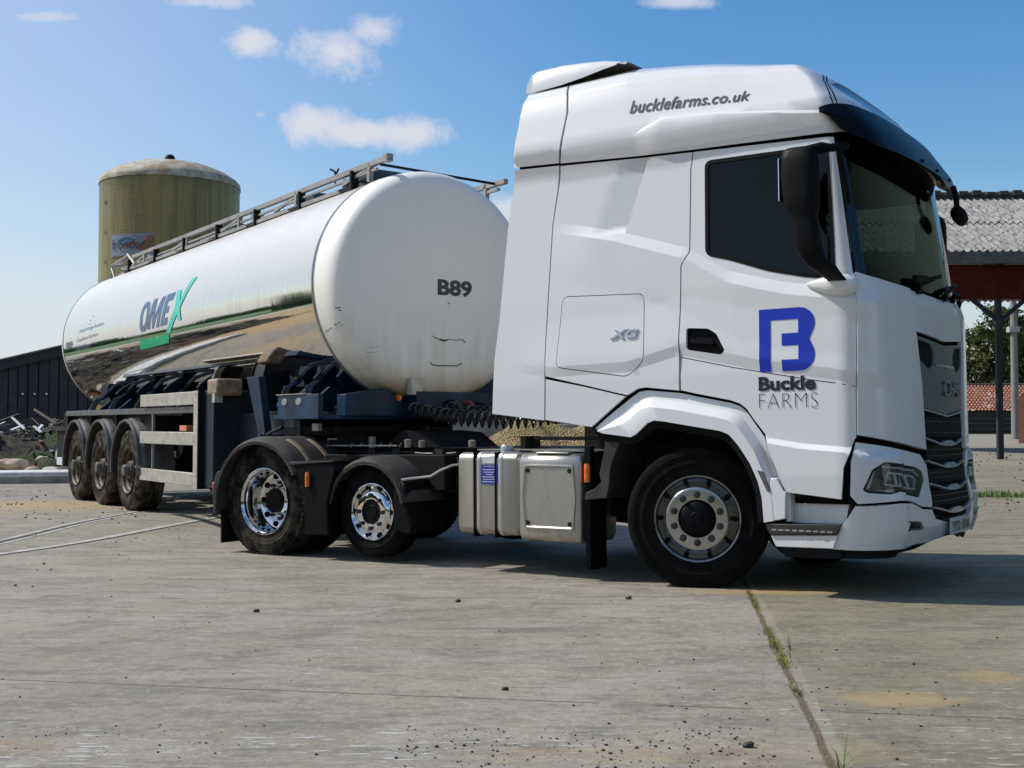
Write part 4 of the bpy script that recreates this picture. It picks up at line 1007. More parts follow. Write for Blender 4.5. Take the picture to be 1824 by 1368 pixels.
# polished side cover with pressed panel
def cover():
    x0, x1, z0, z1 = -1.50, -.93, .265, .945
    b = rbox(x0, x1, .0, .55, z0, z1, .07)
    o = b.build('equipment_cover', ALUB, P, sharp=50)
    cx, cz = (x0 + x1) / 2, (z0 + z1) / 2 + .01
    def ring(hx, hz, y, cut):
        pts = [(cx - hx, cz - hz), (cx + hx, cz - hz), (cx + hx, cz - hz + cut * 2.2), (cx + hx + .02, cz), (cx + hx, cz + hz - cut * 2.2), (cx + hx, cz + hz), (cx - hx, cz + hz), (cx - hx, cz + hz - cut * 2.2), (cx - hx - .02, cz), (cx - hx, cz - hz + cut * 2.2)]
        return [(a, y, c) for a, c in dens(rounded(pts, .03, 3), .05)]
    r1 = ring(.215, .235, -.0035, .02)
    def scale(r, k, y): return [(cx + (a - cx) * k, y, cz + (c - cz) * k) for a, _, c in r]
    m_ = MB().loft([scale(r1, 1.06, .0), scale(r1, 1.05, -.012), scale(r1, 1.0, -.014), scale(r1, .955, -.003), scale(r1, .5, -.0045), scale(r1, .02, -.005)])
    m_.build('cover_pressing', ALUB, o, sharp=30)
    bl = MB()
    for sx in (-1, 1):
        for sz in (-1, 1):
            bl = MB(); bl.lathe([(.017, -.004), (.017, -.010), (.008, -.011), (.0, -.006)], 14, cen=(cx + sx * .19, 0, cz + sz * .20)); bl.build('bolt', UNDER, o)
    MB().box(x0 + .15, x1 - .12, .02, .10, z1 - .002, z1 + .012).build('cover_lip', ALUB, o, bevel=.004)
cover()
tp = MB(); tp.box(-2.1, -.85, .28, .62, .965, .975); tp.box(-1.45, -.85, .12, .5, .958, .966); tp.build('tank_top_plate', ALU, P)
sv = MB(); sv.lathe([(.035, 0), (.035, .16), (0, .16)], 12, cen=(-.88, .05, .72), axis='z'); sv.box(-.905, -.855, .02, .08, .88, 1.0); sv.build('side_lamp_stalk', BLACKM, P)
MB().lathe([(.0, 0), (.022, .003), (.024, .02), (.024, .12), (.02, .14), (.0, .143)], 12, cen=(-.88, .015, .73), axis='z').build('side_marker_lamp', AMBER, P)
# rear mudguards
def guard(x, z, R, a0, a1, y0, y1, flat=0, nm='mudguard', m=None):
    n = 26; ring = []
    for i in range(n + 1):
        t = rad(a0 + (a1 - a0) * i / n); c, s = math.cos(t), math.sin(t)
        def q(r, y): return (x + r * c, y, z + r * s)
        ring.append([q(R - .035, y0 - .01), q(R - .005, y0 - .012), q(R + .025, y0 + .03), q(R + .04, y0 + .09), q(R + .042, y1 - .05), q(R + .02, y1), q(R - .005, y1), q(R - .0, y0 + .05), q(R - .03, y0 + .02)])
    return MB().loft(ring, caps=True).build(nm, m or BLACKD, P, sharp=35)
g1 = guard(LD, .49, .56, 168, 28, -.03, .66)
DUST = simple('dusty_rib', (.16, .125, .08), .75, var=.35)
for y_ in (.17, .43):
    MB().loft([[(LD + (.603 + d_) * math.cos(rad(t)), y_ + w_, .49 + (.603 + d_) * math.sin(rad(t))) for w_, d_ in ((-.028, -.004), (-.018, .010), (.018, .010), (.028, -.004))] for t in range(70, 27, -3)], closed=False).build('mudguard_rib', DUST, g1)
bb = MB()
for x in (-4.12, -3.86): bb.tube([(x, .30, 1.085), (x + .05, .20, 1.05 if x < -4 else .99), (x + .07, .14, 1.0 if x < -4 else .95)], .03, 6)
q = MB().prism([(-4.99, .60), (-4.945, .74), (-4.90, .77), (-4.87, .76), (-4.925, .62), (-4.93, .36), (-4.975, .34)], -.035, .62); q.build('mudguard_rear', BLACKD, P, bevel=.012)
MB().box(-4.93, -4.915, .02, .60, .09, .40).build('mud_flap', UNDER, P)
MB().box(-5.01, -4.975, -.02, .09, .54, .66).build('tail_marker_lamp', REDL, P, bevel=.012)
q = MB().prism([(-3.93, .84), (-3.46, .86), (-3.42, .80), (-3.47, .66), (-3.52, .5), (-3.50, .22), (-3.79, .22), (-3.80, .5), (-3.83, .66)], -.02, .64)
q.add([(-4.0, -.02, .855), (-3.45, -.02, .875), (-3.45, .5, .90), (-4.0, .5, .90)], [(0, 1, 2, 3)]); q.build('mudguard_skirt', BLACKM, P, bevel=.012)
MB().prism([(-3.99, .83), (-3.44, .862), (-3.43, .875), (-4.0, .86)], -.035, .6).build('skirt_shelf', BLACKD, P, bevel=.005)
MB().lathe([(.0, 0), (.02, .003), (.022, .02), (.022, .11), (.018, .13), (.0, .133)], 12, cen=(-3.74, -.035, .64), axis='z').build('side_marker_lamp', AMBER, P)
guard(LM, .435, .44, 172, 12, .02, .55)
q = MB().prism([(-2.67, .53), (-2.66, .70), (-2.70, .74), (-2.80, .62), (-2.80, .30), (-2.62, .26), (-2.60, .34)], .03, .5); q.build('mudguard_skirt', BLACKM, P, bevel=.012)
q = MB().tube([(-2.68, -.01, .72), (-2.62, .03, .73), (-2.45, .10, .75), (-2.38, .14, .80), (-2.30, .2, .84), (-2.15, .3, .86)], .012, 6); q.lathe([(.02, -.01), (.02, .01)], 10, cen=(-2.69, 0, .68)); q.build('mudguard_bracket', RAILM, P)
for y0_, y1_ in ((1.84, 2.53),):
    guard(LD, .49, .56, 168, 28, y0_, y1_); guard(LM, .435, .44, 172, 12, 1.95, 2.48)
# coiled air and power lines from cab to trailer
for j, (ya, za, yb, zb_) in enumerate(((.75, 1.36, .95, 1.34), (1.0, 1.33, 1.1, 1.3), (1.3, 1.38, 1.3, 1.38))):
    pts = []
    for k in range(260):
        t = k / 259; x = -1.25 - 2.1 * t; sag = .11 * math.sin(PI * t); a = k * .62
        pts.append((x + .012 * math.sin(a * 2), ya + (yb - ya) * t + .055 * math.cos(a), za + (zb_ - za) * t - sag + .055 * math.sin(a)))
    MB().tube(pts, .011, 5).build('coiled_hose', CABLE, P)
MUDG = simple('grey_mudguard', (.075, .075, .073), .45, var=.35, scale=8)
# ------------------------------------------------------------------ TANK TRAILER (local x forward, y away, z up; origin on the ground under the front axle of the bogie)
TRL = empty('tank_trailer', R_LOC, (0, -R_PITCH, R_YAW))
tag(TRL, 'polished steel tank semi-trailer with white ends, OMEX lettering and B89 on its nose', 'tank trailer')
Q = TRL
TR, TYC, TZC, TX0, TX1 = 1.14, 1.275, 2.462, -4.10, 5.42
def tank_metal():
    n = N('polished_tank_steel'); x = n.xyz()
    brush = n.noise(24, 4, .7, n.map((5, .05, .05))); run = n.noise(7, 5, .7, n.map((2.2, .03, .16)))
    streak = n.noise(30, 3, .6, n.map((1.0, .03, .09)))
    low = n.ramp(x[2], 1.55, 2.3, 1, .3)
    f = n.math('MULTIPLY', n.ramp(run, .45, .70), .55)
    c = n.mix(f, (.72, .69, .645), (.62, .59, .52)); c = n.mix(n.math('MULTIPLY', n.ramp(streak, .66, .74), .4), c, (.88, .88, .86))
    r = n.math('ADD', n.math('MULTIPLY', n.ramp(brush, .3, .7), .02), n.math('MULTIPLY', f, .10)); r = n.math('ADD', r, .012)
    # welded strakes: faint waviness between rings
    nn = n.bump(n.noise(1.1, 3, .5, n.map((1.6, .6, .6))), .05, .03)
    top = n.ramp(x[2], 2.25, 2.75, 0, 1)      # upper half made diffuse to stand for the bright sky reflection
    r = n.math('ADD', r, n.math('MULTIPLY', top, .26))
    return n.fin(c, r, n.math('SUBTRACT', 1.0, n.math('MULTIPLY', top, .55)), nn)
def head_paint():
    n = N('weathered_white_tank_paint'); x = n.xyz()
    st = n.noise(9, 7, .7, n.map((1, 1, .10))); lo = n.ramp(x[2], 1.45, 2.4, 1, .12)
    c = n.mix(n.math('MULTIPLY', n.ramp(st, .35, .68), n.math('MULTIPLY', lo, .6)), (.83, .815, .75), (.56, .53, .39))
    ed = n.ramp(x[2], 1.38, 1.75, 1, 0); c = n.mix(n.math('MULTIPLY', ed, n.ramp(n.noise(2.5, 5), .35, .6, .1, .75)), c, (.52, .38, .13))
    sp = n.ramp(n.noise(60, 3, .6), .73, .76); c = n.mix(n.math('MULTIPLY', sp, .5), c, (.12, .11, .09))
    return n.fin(c, .42, 0, None, .1)
TM = tank_metal(); HP = head_paint()
def ring_prof(pts, n=120, mat=None, name='x', sharp=25, **k):
    return MB().lathe([(r, x) for x, r in pts], n, cen=(0, TYC, TZC), axis='x').build(name, mat, Q, sharp=sharp, **k)
xs = [TX0 + (TX1 - TX0) * i / 40 for i in range(41)]
barrel = ring_prof([(x, TR) for x in xs], 160, TM, 'tank_barrel', 60)
SEAMG = simple('seam_grey', (.35, .35, .34), .3, .8)
for x in (TX1 - .005, TX1 + .035, TX0 + .0):
    rg = MB(); rg.lathe([(TR, -.012), (TR + .007, -.010), (TR + .007, .010), (TR, .012)], 120, cen=(x, TYC, TZC), axis='x')
    rg.build('seam_band', SEAMG, Q, sharp=40)
fr = [(TX1, TR + .002), (TX1 + .05, TR + .002), (TX1 + .055, TR - .012)] 
hd = [(TX1 + .02, TR + .004), (TX1 + .05, TR + .004), (TX1 + .20, TR - .003), (TX1 + .27, TR - .010), (TX1 + .325, TR - .024), (TX1 + .37, TR - .046), (TX1 + .405, TR - .078), (TX1 + .43, TR - .12), (TX1 + .446, TR - .18), (TX1 + .455, TR - .28), (TX1 + .462, TR - .5), (TX1 + .468, TR - .8), (TX1 + .47, .0)]
head = ring_prof(hd, 120, HP, 'tank_nose', 40)
rear = ring_prof([(TX0 - .0, TR + .003), (TX0 - .06, TR + .003), (TX0 - .11, TR - .02), (TX0 - .15, TR - .08), (TX0 - .19, TR - .3), (TX0 - .22, TR - .7), (TX0 - .225, 0)], 120, HP, 'tank_tail', 40)
HX_ = TX1 + .26
def nose(y0, z0):
    def f(u, v, h):
        y, z = y0 + u, z0 + v; r = math.hypot(y - TYC, z - TZC); x = TX1 + .47
        for (xa, ra), (xb, rb) in zip(hd, hd[1:]):
            if rb <= r <= ra: x = xa + (xb - xa) * (ra - r) / max(1e-6, ra - rb); break
        return Vector((x + .004 + h, y, z))
    return f
lettering('fleet_number', 'B89', .2, nose(1.215, 2.376), INK, head, offset=.008, width=.39, height=.16)
# scuffs and remains of stickers on the nose
f = nose(0, 0)
def scuff(y0, z0, pts, w):
    sc_ = MB()
    for a, b in zip(pts, pts[1:]):
        p_, q_ = f(y0 + a[0], z0 + a[1], 0), f(y0 + b[0], z0 + b[1], 0); sc_.bar(p_, q_, w, .002, up=(1, 0, 0))
    sc_.build('scuff_mark', INK, head, smooth=False)
scuff(1.17, 1.95, [(0, .02), (.06, -.005), (.13, -.012), (.2, -.005), (.26, -.01), (.34, .0), (.37, -.03)], .006); scuff(1.25, 1.94, [(0, 0), (.05, -.012), (.10, .002)], .014)
scuff(1.15, 1.70, [(0, .02), (.02, -.005), (.08, -.012), (.2, -.010), (.30, -.008), (.36, .02)], .010); scuff(1.34, 2.295, [(0, 0), (.01, -.01)], .014)
scuff(.205, 2.19, [(0, 0), (.03, .004)], .010); scuff(.225, 2.17, [(0, 0), (.02, -.002)], .008); scuff(.20, 2.04, [(0, .01), (.03, .002), (.07, -.004)], .008); scuff(.23, 2.02, [(0, 0), (.004, -.03)], .007)
gs = MB(); 
for k in range(5): scz = 1.83 - .045 * k; a, b = f(.49, scz, 0), f(.59, scz + .01, 0); gs.bar(a, b, .004, .001, up=(1, 0, 0))
for yy in (.49, .54, .59): gs.bar(f(yy, 1.86, 0), f(yy, 1.64, 0), .004, .001, up=(1, 0, 0))
gs.build('worn_sticker', simple('worn_sticker_grey', (.28, .30, .36), .5), head, smooth=False)
def side_pt(lift=.003):
    return lambda x, a, h=0: Vector((x, TYC - (TR + lift + h) * math.cos((a + .034) / TR), TZC + (TR + lift + h) * math.sin((a + .034) / TR)))
sp_ = side_pt()
def tank_panel(name, poly, m, lift=.003, holes=(), par=None):
    V, tr, lp = patch(poly if area(poly) > 0 else poly[::-1], holes, .045)
    g_ = side_pt(lift); me = bpy.data.meshes.new(name); me.from_pydata([tuple(g_(v.x, v.y)) for v in V], [], tr)
    bm = bmesh.new(); bm.from_mesh(me); bmesh.ops.recalc_face_normals(bm, faces=bm.faces); bm.to_mesh(me); bm.free()
    return link(name, me, m, par or barrel)
OB = simple('faded_blue_vinyl', (.05, .10, .19), .3, .0, var=.15); OG = simple('faded_teal_vinyl', (.06, .52, .43), .35, var=.1); OGR = simple('green_vinyl', (.0, .42, .19), .3, var=.1)
# letters, sloping with the lorry: O, M, E as polygons in (x, arc)
def ell(cx, cz, a, b, sh, n=28): return [(cx + a * math.copysign(abs(math.cos(t)) ** .75, math.cos(t)) + sh * b * math.sin(t), cz + b * math.copysign(abs(math.sin(t)) ** .75, math.sin(t))) for t in [2 * PI * k / n for k in range(n)]]
tank_panel('maker_lettering', ell(.215, .035, .185, .195, .30), OB, holes=[ell(.215, .035, .075, .115, .30)])
sh = lambda x, z: (x + (z + .145) * .52 * 1.0, z)
Mx = .33
tank_panel('maker_lettering', [sh(Mx, -.145), sh(Mx + .11, -.145), sh(Mx + .11, .10), sh(Mx + .20, -.145), sh(Mx + .27, -.145), sh(Mx + .37, .10), sh(Mx + .37, -.145), sh(Mx + .48, -.145), sh(Mx + .48, .242), sh(Mx + .34, .242), sh(Mx + .24, .0), sh(Mx + .15, .242), sh(Mx, .242)], OB)
tank_panel('maker_lettering', [sh(.86, -.14), sh(1.13, -.135), sh(1.13, -.045), sh(.99, -.045), sh(.99, .01), sh(1.10, .012), sh(1.10, .09), sh(.99, .09), sh(.99, .155), sh(1.16, .165), sh(1.16, .26), sh(.86, .25)], OB)
tank_panel('maker_lettering', [(1.42, .27), (1.58, .265), (1.61, .12), (1.86, .39), (2.03, .385), (1.63, .03), (1.68, -.115), (1.555, -.12), (1.53, -.04), (1.40, -.12), (1.24, -.238), (1.08, -.235), (1.28, -.08), (1.46, .06)], OG, lift=.007)
tank_panel('green_bar', [(-.02, -.266), (1.2, -.246), (1.10, -.36), (-.10, -.388)], OGR, lift=.006)
for i, (x, a, x2, t) in enumerate(((-3.14, .035, -1.73, '\u203a Liquid nitrogen fertilisers'), (-3.27, -.10, -2.02, '\u203a Suspension fertilisers'), (-3.39, -.235, -2.49, '\u203a Foliar fertilisers'))):
    lettering('side_lettering', t, .1, (lambda x, a: lambda u, v, h: sp_(x + u, a + v + u * .022))(x, a), OB, barrel, shear=.2, width=x2 - x, height=.075)
lettering('fleet_number', 'B89', .15, lambda u, v, h: sp_(-3.90 + u, -.165 + v), OB, barrel, offset=.006, width=.40, height=.11)
dm = MB()
for x, a in ((-2.41, .242), (-2.50, .188), (-2.56, .139)):
    dm.add([tuple(sp_(x + .022 * math.cos(t), a + .011 * math.sin(t))) for t in [2 * PI * k / 10 for k in range(10)]], [tuple(range(10))])
dm.build('rivet_mark', INK, barrel, smooth=False)
# subframe
TRLBL = UNDER
sf = MB()
for y in (.78, 1.64): sf.box(-4.1, 5.3, y, y + .08, 1.18 if False else 1.10, 1.33)
for x in (-3.9, -2.6, -1.31, 0, 1.6, 3.2): sf.box(x - .05, x + .05, .86, 1.64, 1.12, 1.30)
for x in (0, -1.31, -2.62):
    sf.box(x - .06, x + .06, .35, 2.15, .46, .58); sf.box(x - .5, x + .1, .78, .86, .55, .65); sf.box(x - .12, x + .12, .70, .95, .58, 1.12); sf.box(x - .12, x + .12, 1.55, 1.8, .58, 1.12)
sf.box(1.0, 3.0, .95, 1.6, .62, 1.1); sf.box(-4.1, .7, 1.0, 1.5, .75, 1.1)
sf.build('subframe', UNDER, Q, bevel=.005)
sr = MB(); sr.box(-3.35, 2.75, .02, .10, 1.255, 1.33); sr.box(-3.35, 2.75, 2.40, 2.48, 1.255, 1.33); sr.build('side_rail', simple('worn_rail', (.12, .12, .12), .3, .5, var=.4), Q, bevel=.004)
sk = MB(); sk.box(-3.3, .95, .12, .15, .95, 1.255); sk.box(-3.3, .95, 2.35, 2.38, .95, 1.255)
for x in (-3.3, -1.98, -.66, .9): sk.box(x - .015, x + .015, .03, .9, .95, 1.26)
sk.build('guard_carrier', UNDER, Q)
for i in range(3):
    x = -1.31 * i
    wheel('trailer', Q, (x, .0, .525), R=.535, Rf=.305, w=.36, mt=TYRED, mr=RIMD, mh=RIMD, squash=.012)
    e = wheel('trailer', Q, (0, 0, 0), R=.535, Rf=.305, w=.36, mt=TYRED, mr=RIMD, mh=RIMD, squash=.012); e.rotation_euler = (0, 0, PI); e.location = (x, 2.5, .525)
    for y0, y1 in ((-.03, .42), (2.08, 2.53)):
        n_ = 26; ring = []
        for k in range(n_ + 1):
            t = rad(186 - 192 * k / n_); c, s = math.cos(t), math.sin(t); fy = 1 if y0 < 1 else -1; ya, yb = (y0, y1) if fy > 0 else (y1, y0)
            q = lambda r, y: (x + r * c, y, .56 + (r * s if s > 0 else r * s * 1.2))
            ring.append([q(.595, ya), q(.60, ya - fy * .018), q(.625, ya - fy * .022), q(.635, ya), q(.63, ya + fy * .03), q(.645, ya + fy * .06), q(.655, ya + fy * .09), q(.655, yb), q(.645, yb), q(.645, ya + fy * .10), q(.625, ya + fy * .05), q(.60, ya + fy * .02)])
        MB().loft(ring, caps=True).build('mudguard', MUDG, Q, sharp=35)
    bs = MB()
    for fy, ya in ((1, -.03), (-1, 2.53)): bs.bar((x + .62, ya - fy * .05, .59), (x + .62, ya + fy * .2, .59), .03, .03)
    bs.build('mudguard_bolt', RAILM, Q)
# blue cradles carrying the barrel
def cradle(xc, lean=.28, nm='cradle'):
    for fy in (1, -1):
        b = MB(); yb = .15 if fy > 0 else 2.35
        top = TZC - TR * .80; ys = TYC - fy * TR * math.sqrt(1 - .80 ** 2) - fy * .025
        b.bar((xc + .05, yb + fy * .06, 1.29), (xc - lean * .55, (yb + ys) / 2 + fy * .02, 1.50), .035, .07, up=(0, 1, 0)); b.bar((xc - lean * .55, (yb + ys) / 2 + fy * .02, 1.49), (xc - lean, ys, top + .03), .035, .05, up=(0, 1, 0))
        b.prism([(yb + fy * .1, 1.25), (yb + fy * .75, 1.25), (yb + fy * .75, 1.42), (yb + fy * .4, 1.50)], xc - .1, xc - .04, axis='x')
        b.build(nm, BLUEP, Q, bevel=.004)
for xc in (-2.75, -1.70, -.45, .9, 4.45, 5.0): cradle(xc)
# front coupling frame
cf = MB(); cf.box(4.0, 6.9 if False else 5.75, .55, 1.95, 1.22, 1.30); cf.box(4.6, 5.75, .10, 2.4, 1.17, 1.21)
cf.box(4.85, 5.78, .04, .09, 1.17, 1.40); cf.box(4.85, 5.78, 2.41, 2.46, 1.17, 1.40)
cf.prism([(.3, 1.2), (2.2, 1.2), (2.2, 1.43), (1.9, 1.43), (1.7, 1.30), (.95, 1.32), (.72, 1.46), (.3, 1.40)], 5.62, 5.80, axis='x')
cf.box(5.72, 5.98, .95, 2.46, 1.19, 1.435)
cf.prism([(.55, 1.25), (1.0, 1.25), (.92, 1.52), (.82, 1.56)], 5.50, 5.70, axis='x')
cf.box(5.3, 5.6, 1.85, 2.44, 1.2, 1.80); cf.build('coupling_frame', BLUEP, Q, bevel=.006)
MB().box(5.88, 5.97, .90, 1.02, 1.40, 1.56).build('nose_bracket', GALV, Q, bevel=.005)
ks = MB(); ks.box(4.3, 5.7, .5, 2.0, 1.165, 1.18); ks.lathe([(.12, 1.0), (.12, 1.17), (0, 1.17)], 20, cen=(5.0, 1.25, 0), axis='z'); ks.build('king_pin_plate', UNDER, Q)
lp = MB()
for x in (5.02, 5.35):
    lp = MB(); lp.lathe([(.0, -.008), (.06, -.007), (.066, 0)], 20, cen=(x, .038, 1.335))
    lp.v = [(a, b, 1.335 + (c - 1.335) * .55) for a, b, c in lp.v]; lp.build('side_reflector', simple('reflector_grey', (.22, .23, .24), .35), Q)
MB().box(4.83, 5.5, .03, .10, 1.402, 1.412).build('frame_edge', RAILM, Q)
MB().lathe([(.0, -.015), (.035, -.01), (.035, .0)], 12, cen=(5.82, .85, 1.38), axis='x').build('orange_reflector', AMBER, Q)
MB().box(5.08, 5.22, .30, .34, 1.06, 1.13).build('data_plate', WSTK, Q)
# landing legs
lg = MB()
for y in (.32, 2.02):
    lg.box(3.62, 3.78, y, y + .16, .62, 1.32); lg.box(3.65, 3.75, y + .03, y + .13, .50, .64); lg.prism([(3.5, .5), (3.9, .5), (3.9, .47), (3.5, .47)], y - .05, y + .21)
    lg.prism([(3.78, 1.62), (4.10, 1.62), (4.30, 1.02), (4.12, 1.02)], y - .18, y - .10); lg.prism([(4.10, 1.02), (4.36, 1.02), (4.38, .95), (4.10, .95)], y - .18, y)
lg.box(3.66, 3.74, .45, 2.05, .95, 1.03); lg.build('landing_leg', BLUEP, Q, bevel=.004)
eq = MB(); eq.box(3.0, 3.55, .35, 2.15, .62, 1.25); eq.box(3.95, 4.75, .32, 2.1, .80, 1.26); eq.box(2.72, 3.05, .05, .9, .42, 1.50)
eq.build('equipment_box', simple('dark_blue_box', (.008, .014, .024), .5, var=.3), Q, bevel=.01)
cr = MB(); cr.tube([(4.25, .16, 1.0), (4.50, .12, 1.04), (4.78, .12, 1.09)], .02, 6); cr.lathe([(.03, -.02), (.045, -.01), (.045, .01), (.03, .02)], 12, cen=(4.28, .13, 1.0)); cr.build('winding_handle', UNDER, Q)
bl = MB().box(3.02, 3.34, -.02, .28, 1.44, 1.62); bl.build('rubbing_block', WOODBL, Q, bevel=.03)
MB().box(3.22, 3.30, -.03, .06, 1.36, 1.46).build('block_bracket', GALV, Q)
# side guard: three rails, posts, dark end box
sg = MB()
for z0, z1 in ((1.345, 1.495), (.885, 1.035), (.425, .575)): sg.box(.60, 2.60, -.02, .02, z0, z1)
gr = sg.build('side_guard', GALV, Q, bevel=.006)
pg = MB(); pg.box(2.605, 2.74, -.022, .022, .40, 1.50); pg.build('guard_post', GALV, gr, bevel=.004)
pg = MB(); pg.box(.93, .96, .03, .06, .45, 1.33); pg.box(.9, .98, .03, .4, 1.24, 1.33); pg.build('guard_post', RAILM, gr)
rv = MB()
for z0 in (.46, .54, .93, .99, 1.38, 1.46):
    for x in (2.64, 2.70): rv.lathe([(.006, -.024), (.0, -.026)], 8, cen=(x, 0, z0))
rv.build('rivet', UNDER, gr)
MB().box(2.74, 2.76, -.02, .5, .40, 1.52).build('guard_end_plate', UNDER, Q)
MB().box(1.92, 2.16, .05, .20, 1.045, 1.11).build('orange_reflector', simple('orange_box', (.6, .22, .12), .5), Q, bevel=.004)
fgd = MB()
for z0, z1 in ((1.345, 1.495), (.885, 1.035), (.425, .575)): fgd.box(.60, 2.60, 2.48, 2.52, z0, z1)
fgd.build('side_guard', GALV, Q, bevel=.006)
# spare things carried between the legs: hose box and air tank
at = MB(); at.lathe([(0, -.4), (.14, -.38), (.16, -.3), (.16, .3), (.14, .38), (0, .4)], 24, cen=(1.9, .6, .8), axis='x'); at.build('air_tank', UNDER, Q)
# rear: bumper bar, lamp cluster, cabinet
rb = MB(); rb.box(-4.45, -4.35, .12, 2.38, .45, .57); rb.box(-4.4, -3.3, .14, .17, .55, 1.05); rb.box(-4.4, -3.3, 2.3, 2.36, .55, 1.05); rb.box(-4.42, -4.0, .25, 2.25, .9, 1.30); rb.box(-4.6, -3.6, .10, .16, 1.02, 1.05)
rb.build('rear_cabinet', UNDER, Q, bevel=.006)
MB().box(-4.20, -3.72, .09, .13, .48, .60).build('tail_lamp', WSTK, Q, bevel=.005)
# catwalk, collapsible handrails and lids on the crown
ct = MB()
for y in (.80, 1.62): ct.box(-3.4, 5.1, y, y + .05, 3.50, 3.535)
ct.box(-3.3, 5.0, .80, 1.66, 3.535, 3.55)
x = -3.3
while x < 5.0: ct.box(x, x + .04, .80, 1.66, 3.46, 3.50); x += .16
ct.build('catwalk', simple('walkway_metal', (.40, .37, .32), .5, .4, var=.25), Q)
br = MB()
for k in range(7):
    x = -2.6 + 1.27 * k
    br = MB(); br.prism([(x - .32, 3.52), (x + .02, 3.52), (x + .02, 3.40), (x - .03, 3.40), (x - .05, 3.475), (x - .30, 3.49)], .74, .79); br.box(x - .02, x + .02, .72, .80, 3.36, 3.66); br.build('catwalk_bracket', UNDER, Q)
bxs = MB()
bxs.box(4.55, 5.25, .86, 1.6, 3.45, 3.66)
SPB = simple('blue_grey_box', (.03, .05, .07), .5, var=.2)
for x in (-2.2, .9, 3.3): MB().box(x, x + .35, .95, 1.6, 3.5, 3.70).build('spill_box', SPB, Q, bevel=.01)
bxs.build('spill_box', SPB, Q, bevel=.01)
al = MB()
for x in (-1.5, .1, 1.9): MB().box(x, x + 1.0, .90, 1.5, 3.54, 3.62).build('tread_box', ALUB, Q, bevel=.01)
ml = MB()
for x in (-2.9, -.4, 1.4, 2.9, 4.2): ml = MB(); ml.lathe([(.26, 3.54), (.26, 3.64), (.22, 3.68), (.08, 3.70), (0, 3.70)], 28, cen=(x, 1.9, 0), axis='z'); ml.build('manhole_lid', ALUB, Q)
for x in (-2.9, 1.4, 4.25): ml = MB(); ml.lathe([(.05, 3.54), (.05, 3.76), (.09, 3.77), (.09, 3.80), (0, 3.81)], 14, cen=(x, 1.2, 0), axis='z'); ml.build('breather_valve', ALUB, Q)
hr = MB()
hr.bar((-3.35, .77, 3.69), (5.73, .77, 3.665), .05, .05); hr.bar((-3.1, .77, 3.57), (5.5, .77, 3.60), .025, .025); hr.bar((-2.9, .76, 3.52), (4.75, .76, 3.505), .04, .04)
for x in (-1.9, .0, 1.9, 3.6, 5.35): hr.bar((x, .77, 3.50), (x + .02, .77, 3.68), .05, .05); hr.bar((x - .6, .77, 3.56), (x + .0, .77, 3.64), .03, .03)
hr.bar((5.68, .77, 3.665), (5.76, .77, 3.665), .07, .07)
hr.build('handrail', RAILM, Q, smooth=False)
hf = MB(); hf.bar((-3.35, 2.12, 3.69), (5.73, 2.12, 3.60), .05, .05); hf.bar((-3.1, 2.12, 3.57), (5.6, 2.12, 3.54), .03, .03)
for x in (-1.9, .0, 1.9, 3.6, 5.35): hf.bar((x, 2.12, 3.40), (x + .02, 2.12, 3.64), .05, .05)
hf.build('handrail', RAILM, Q, smooth=False)
cb_ = MB(); cb_.bar((5.55, .78, 3.635), (5.55, 2.12, 3.60), .022, .022); cb_.bar((4.75, .78, 3.62), (4.75, 2.12, 3.62), .022, .022); cb_.build('handrail_cross_bar', UNDER, Q, smooth=False)
gt = MB()
for y in (.72, 1.5):
    gt.tube([(-3.50, y, 3.25), (-3.48, y, 3.66), (-2.55, y, 3.72)], .018, 6); gt.tube([(-3.48, y, 3.62), (-3.25, y, 3.40), (-2.7, y, 3.45)], .018, 6); gt.tube([(-2.6, y, 3.74), (-2.25, y, 3.55)], .02, 6)
    gt.tube([(-3.50, y, 3.25), (-3.75, y, 2.9)], .016, 6)
gt.bar((-3.48, .72, 3.66), (-3.48, 1.5, 3.66), .03); gt.build('ladder_hoop', RAILM, Q)
ld_ = MB()
for y in (1.1, 1.5): ld_.bar((-4.45, y, 1.2), (-4.40, y, 3.5), .04)
for k in range(8): ld_.bar((-4.44, 1.1, 1.35 + .28 * k), (-4.44, 1.5, 1.35 + .28 * k), .025)
ld_.build('rear_ladder', RAILM, Q)
an = MB(); an.tube([(4.3, .9, 3.66), (4.3, .9, 3.80), (4.22, .88, 3.84)], .012, 5); an.tube([(4.3, .9, 3.76), (4.38, .9, 3.82)], .01, 5); an.build('valve_lever', UNDER, Q)
# nose service lines
cols = (CABLE, simple('red_hose', (.30, .02, .015), .5), CABLE)
for j in range(5):
    pts = [(5.98, 1.25 + .18 * j, 1.33), (6.12, 1.28 + .17 * j, 1.36 - .02 * j), (6.22, 1.30 + .16 * j, 1.28), (6.25, 1.32 + .16 * j, 1.20)]
    MB().tube(pts, .014, 6).build('air_line', cols[j % 3], Q)
# ------------------------------------------------------------------ surroundings
def jitter(v, a): return (v[0] + random.uniform(-a, a), v[1] + random.uniform(-a, a), v[2] + random.uniform(-a, a))
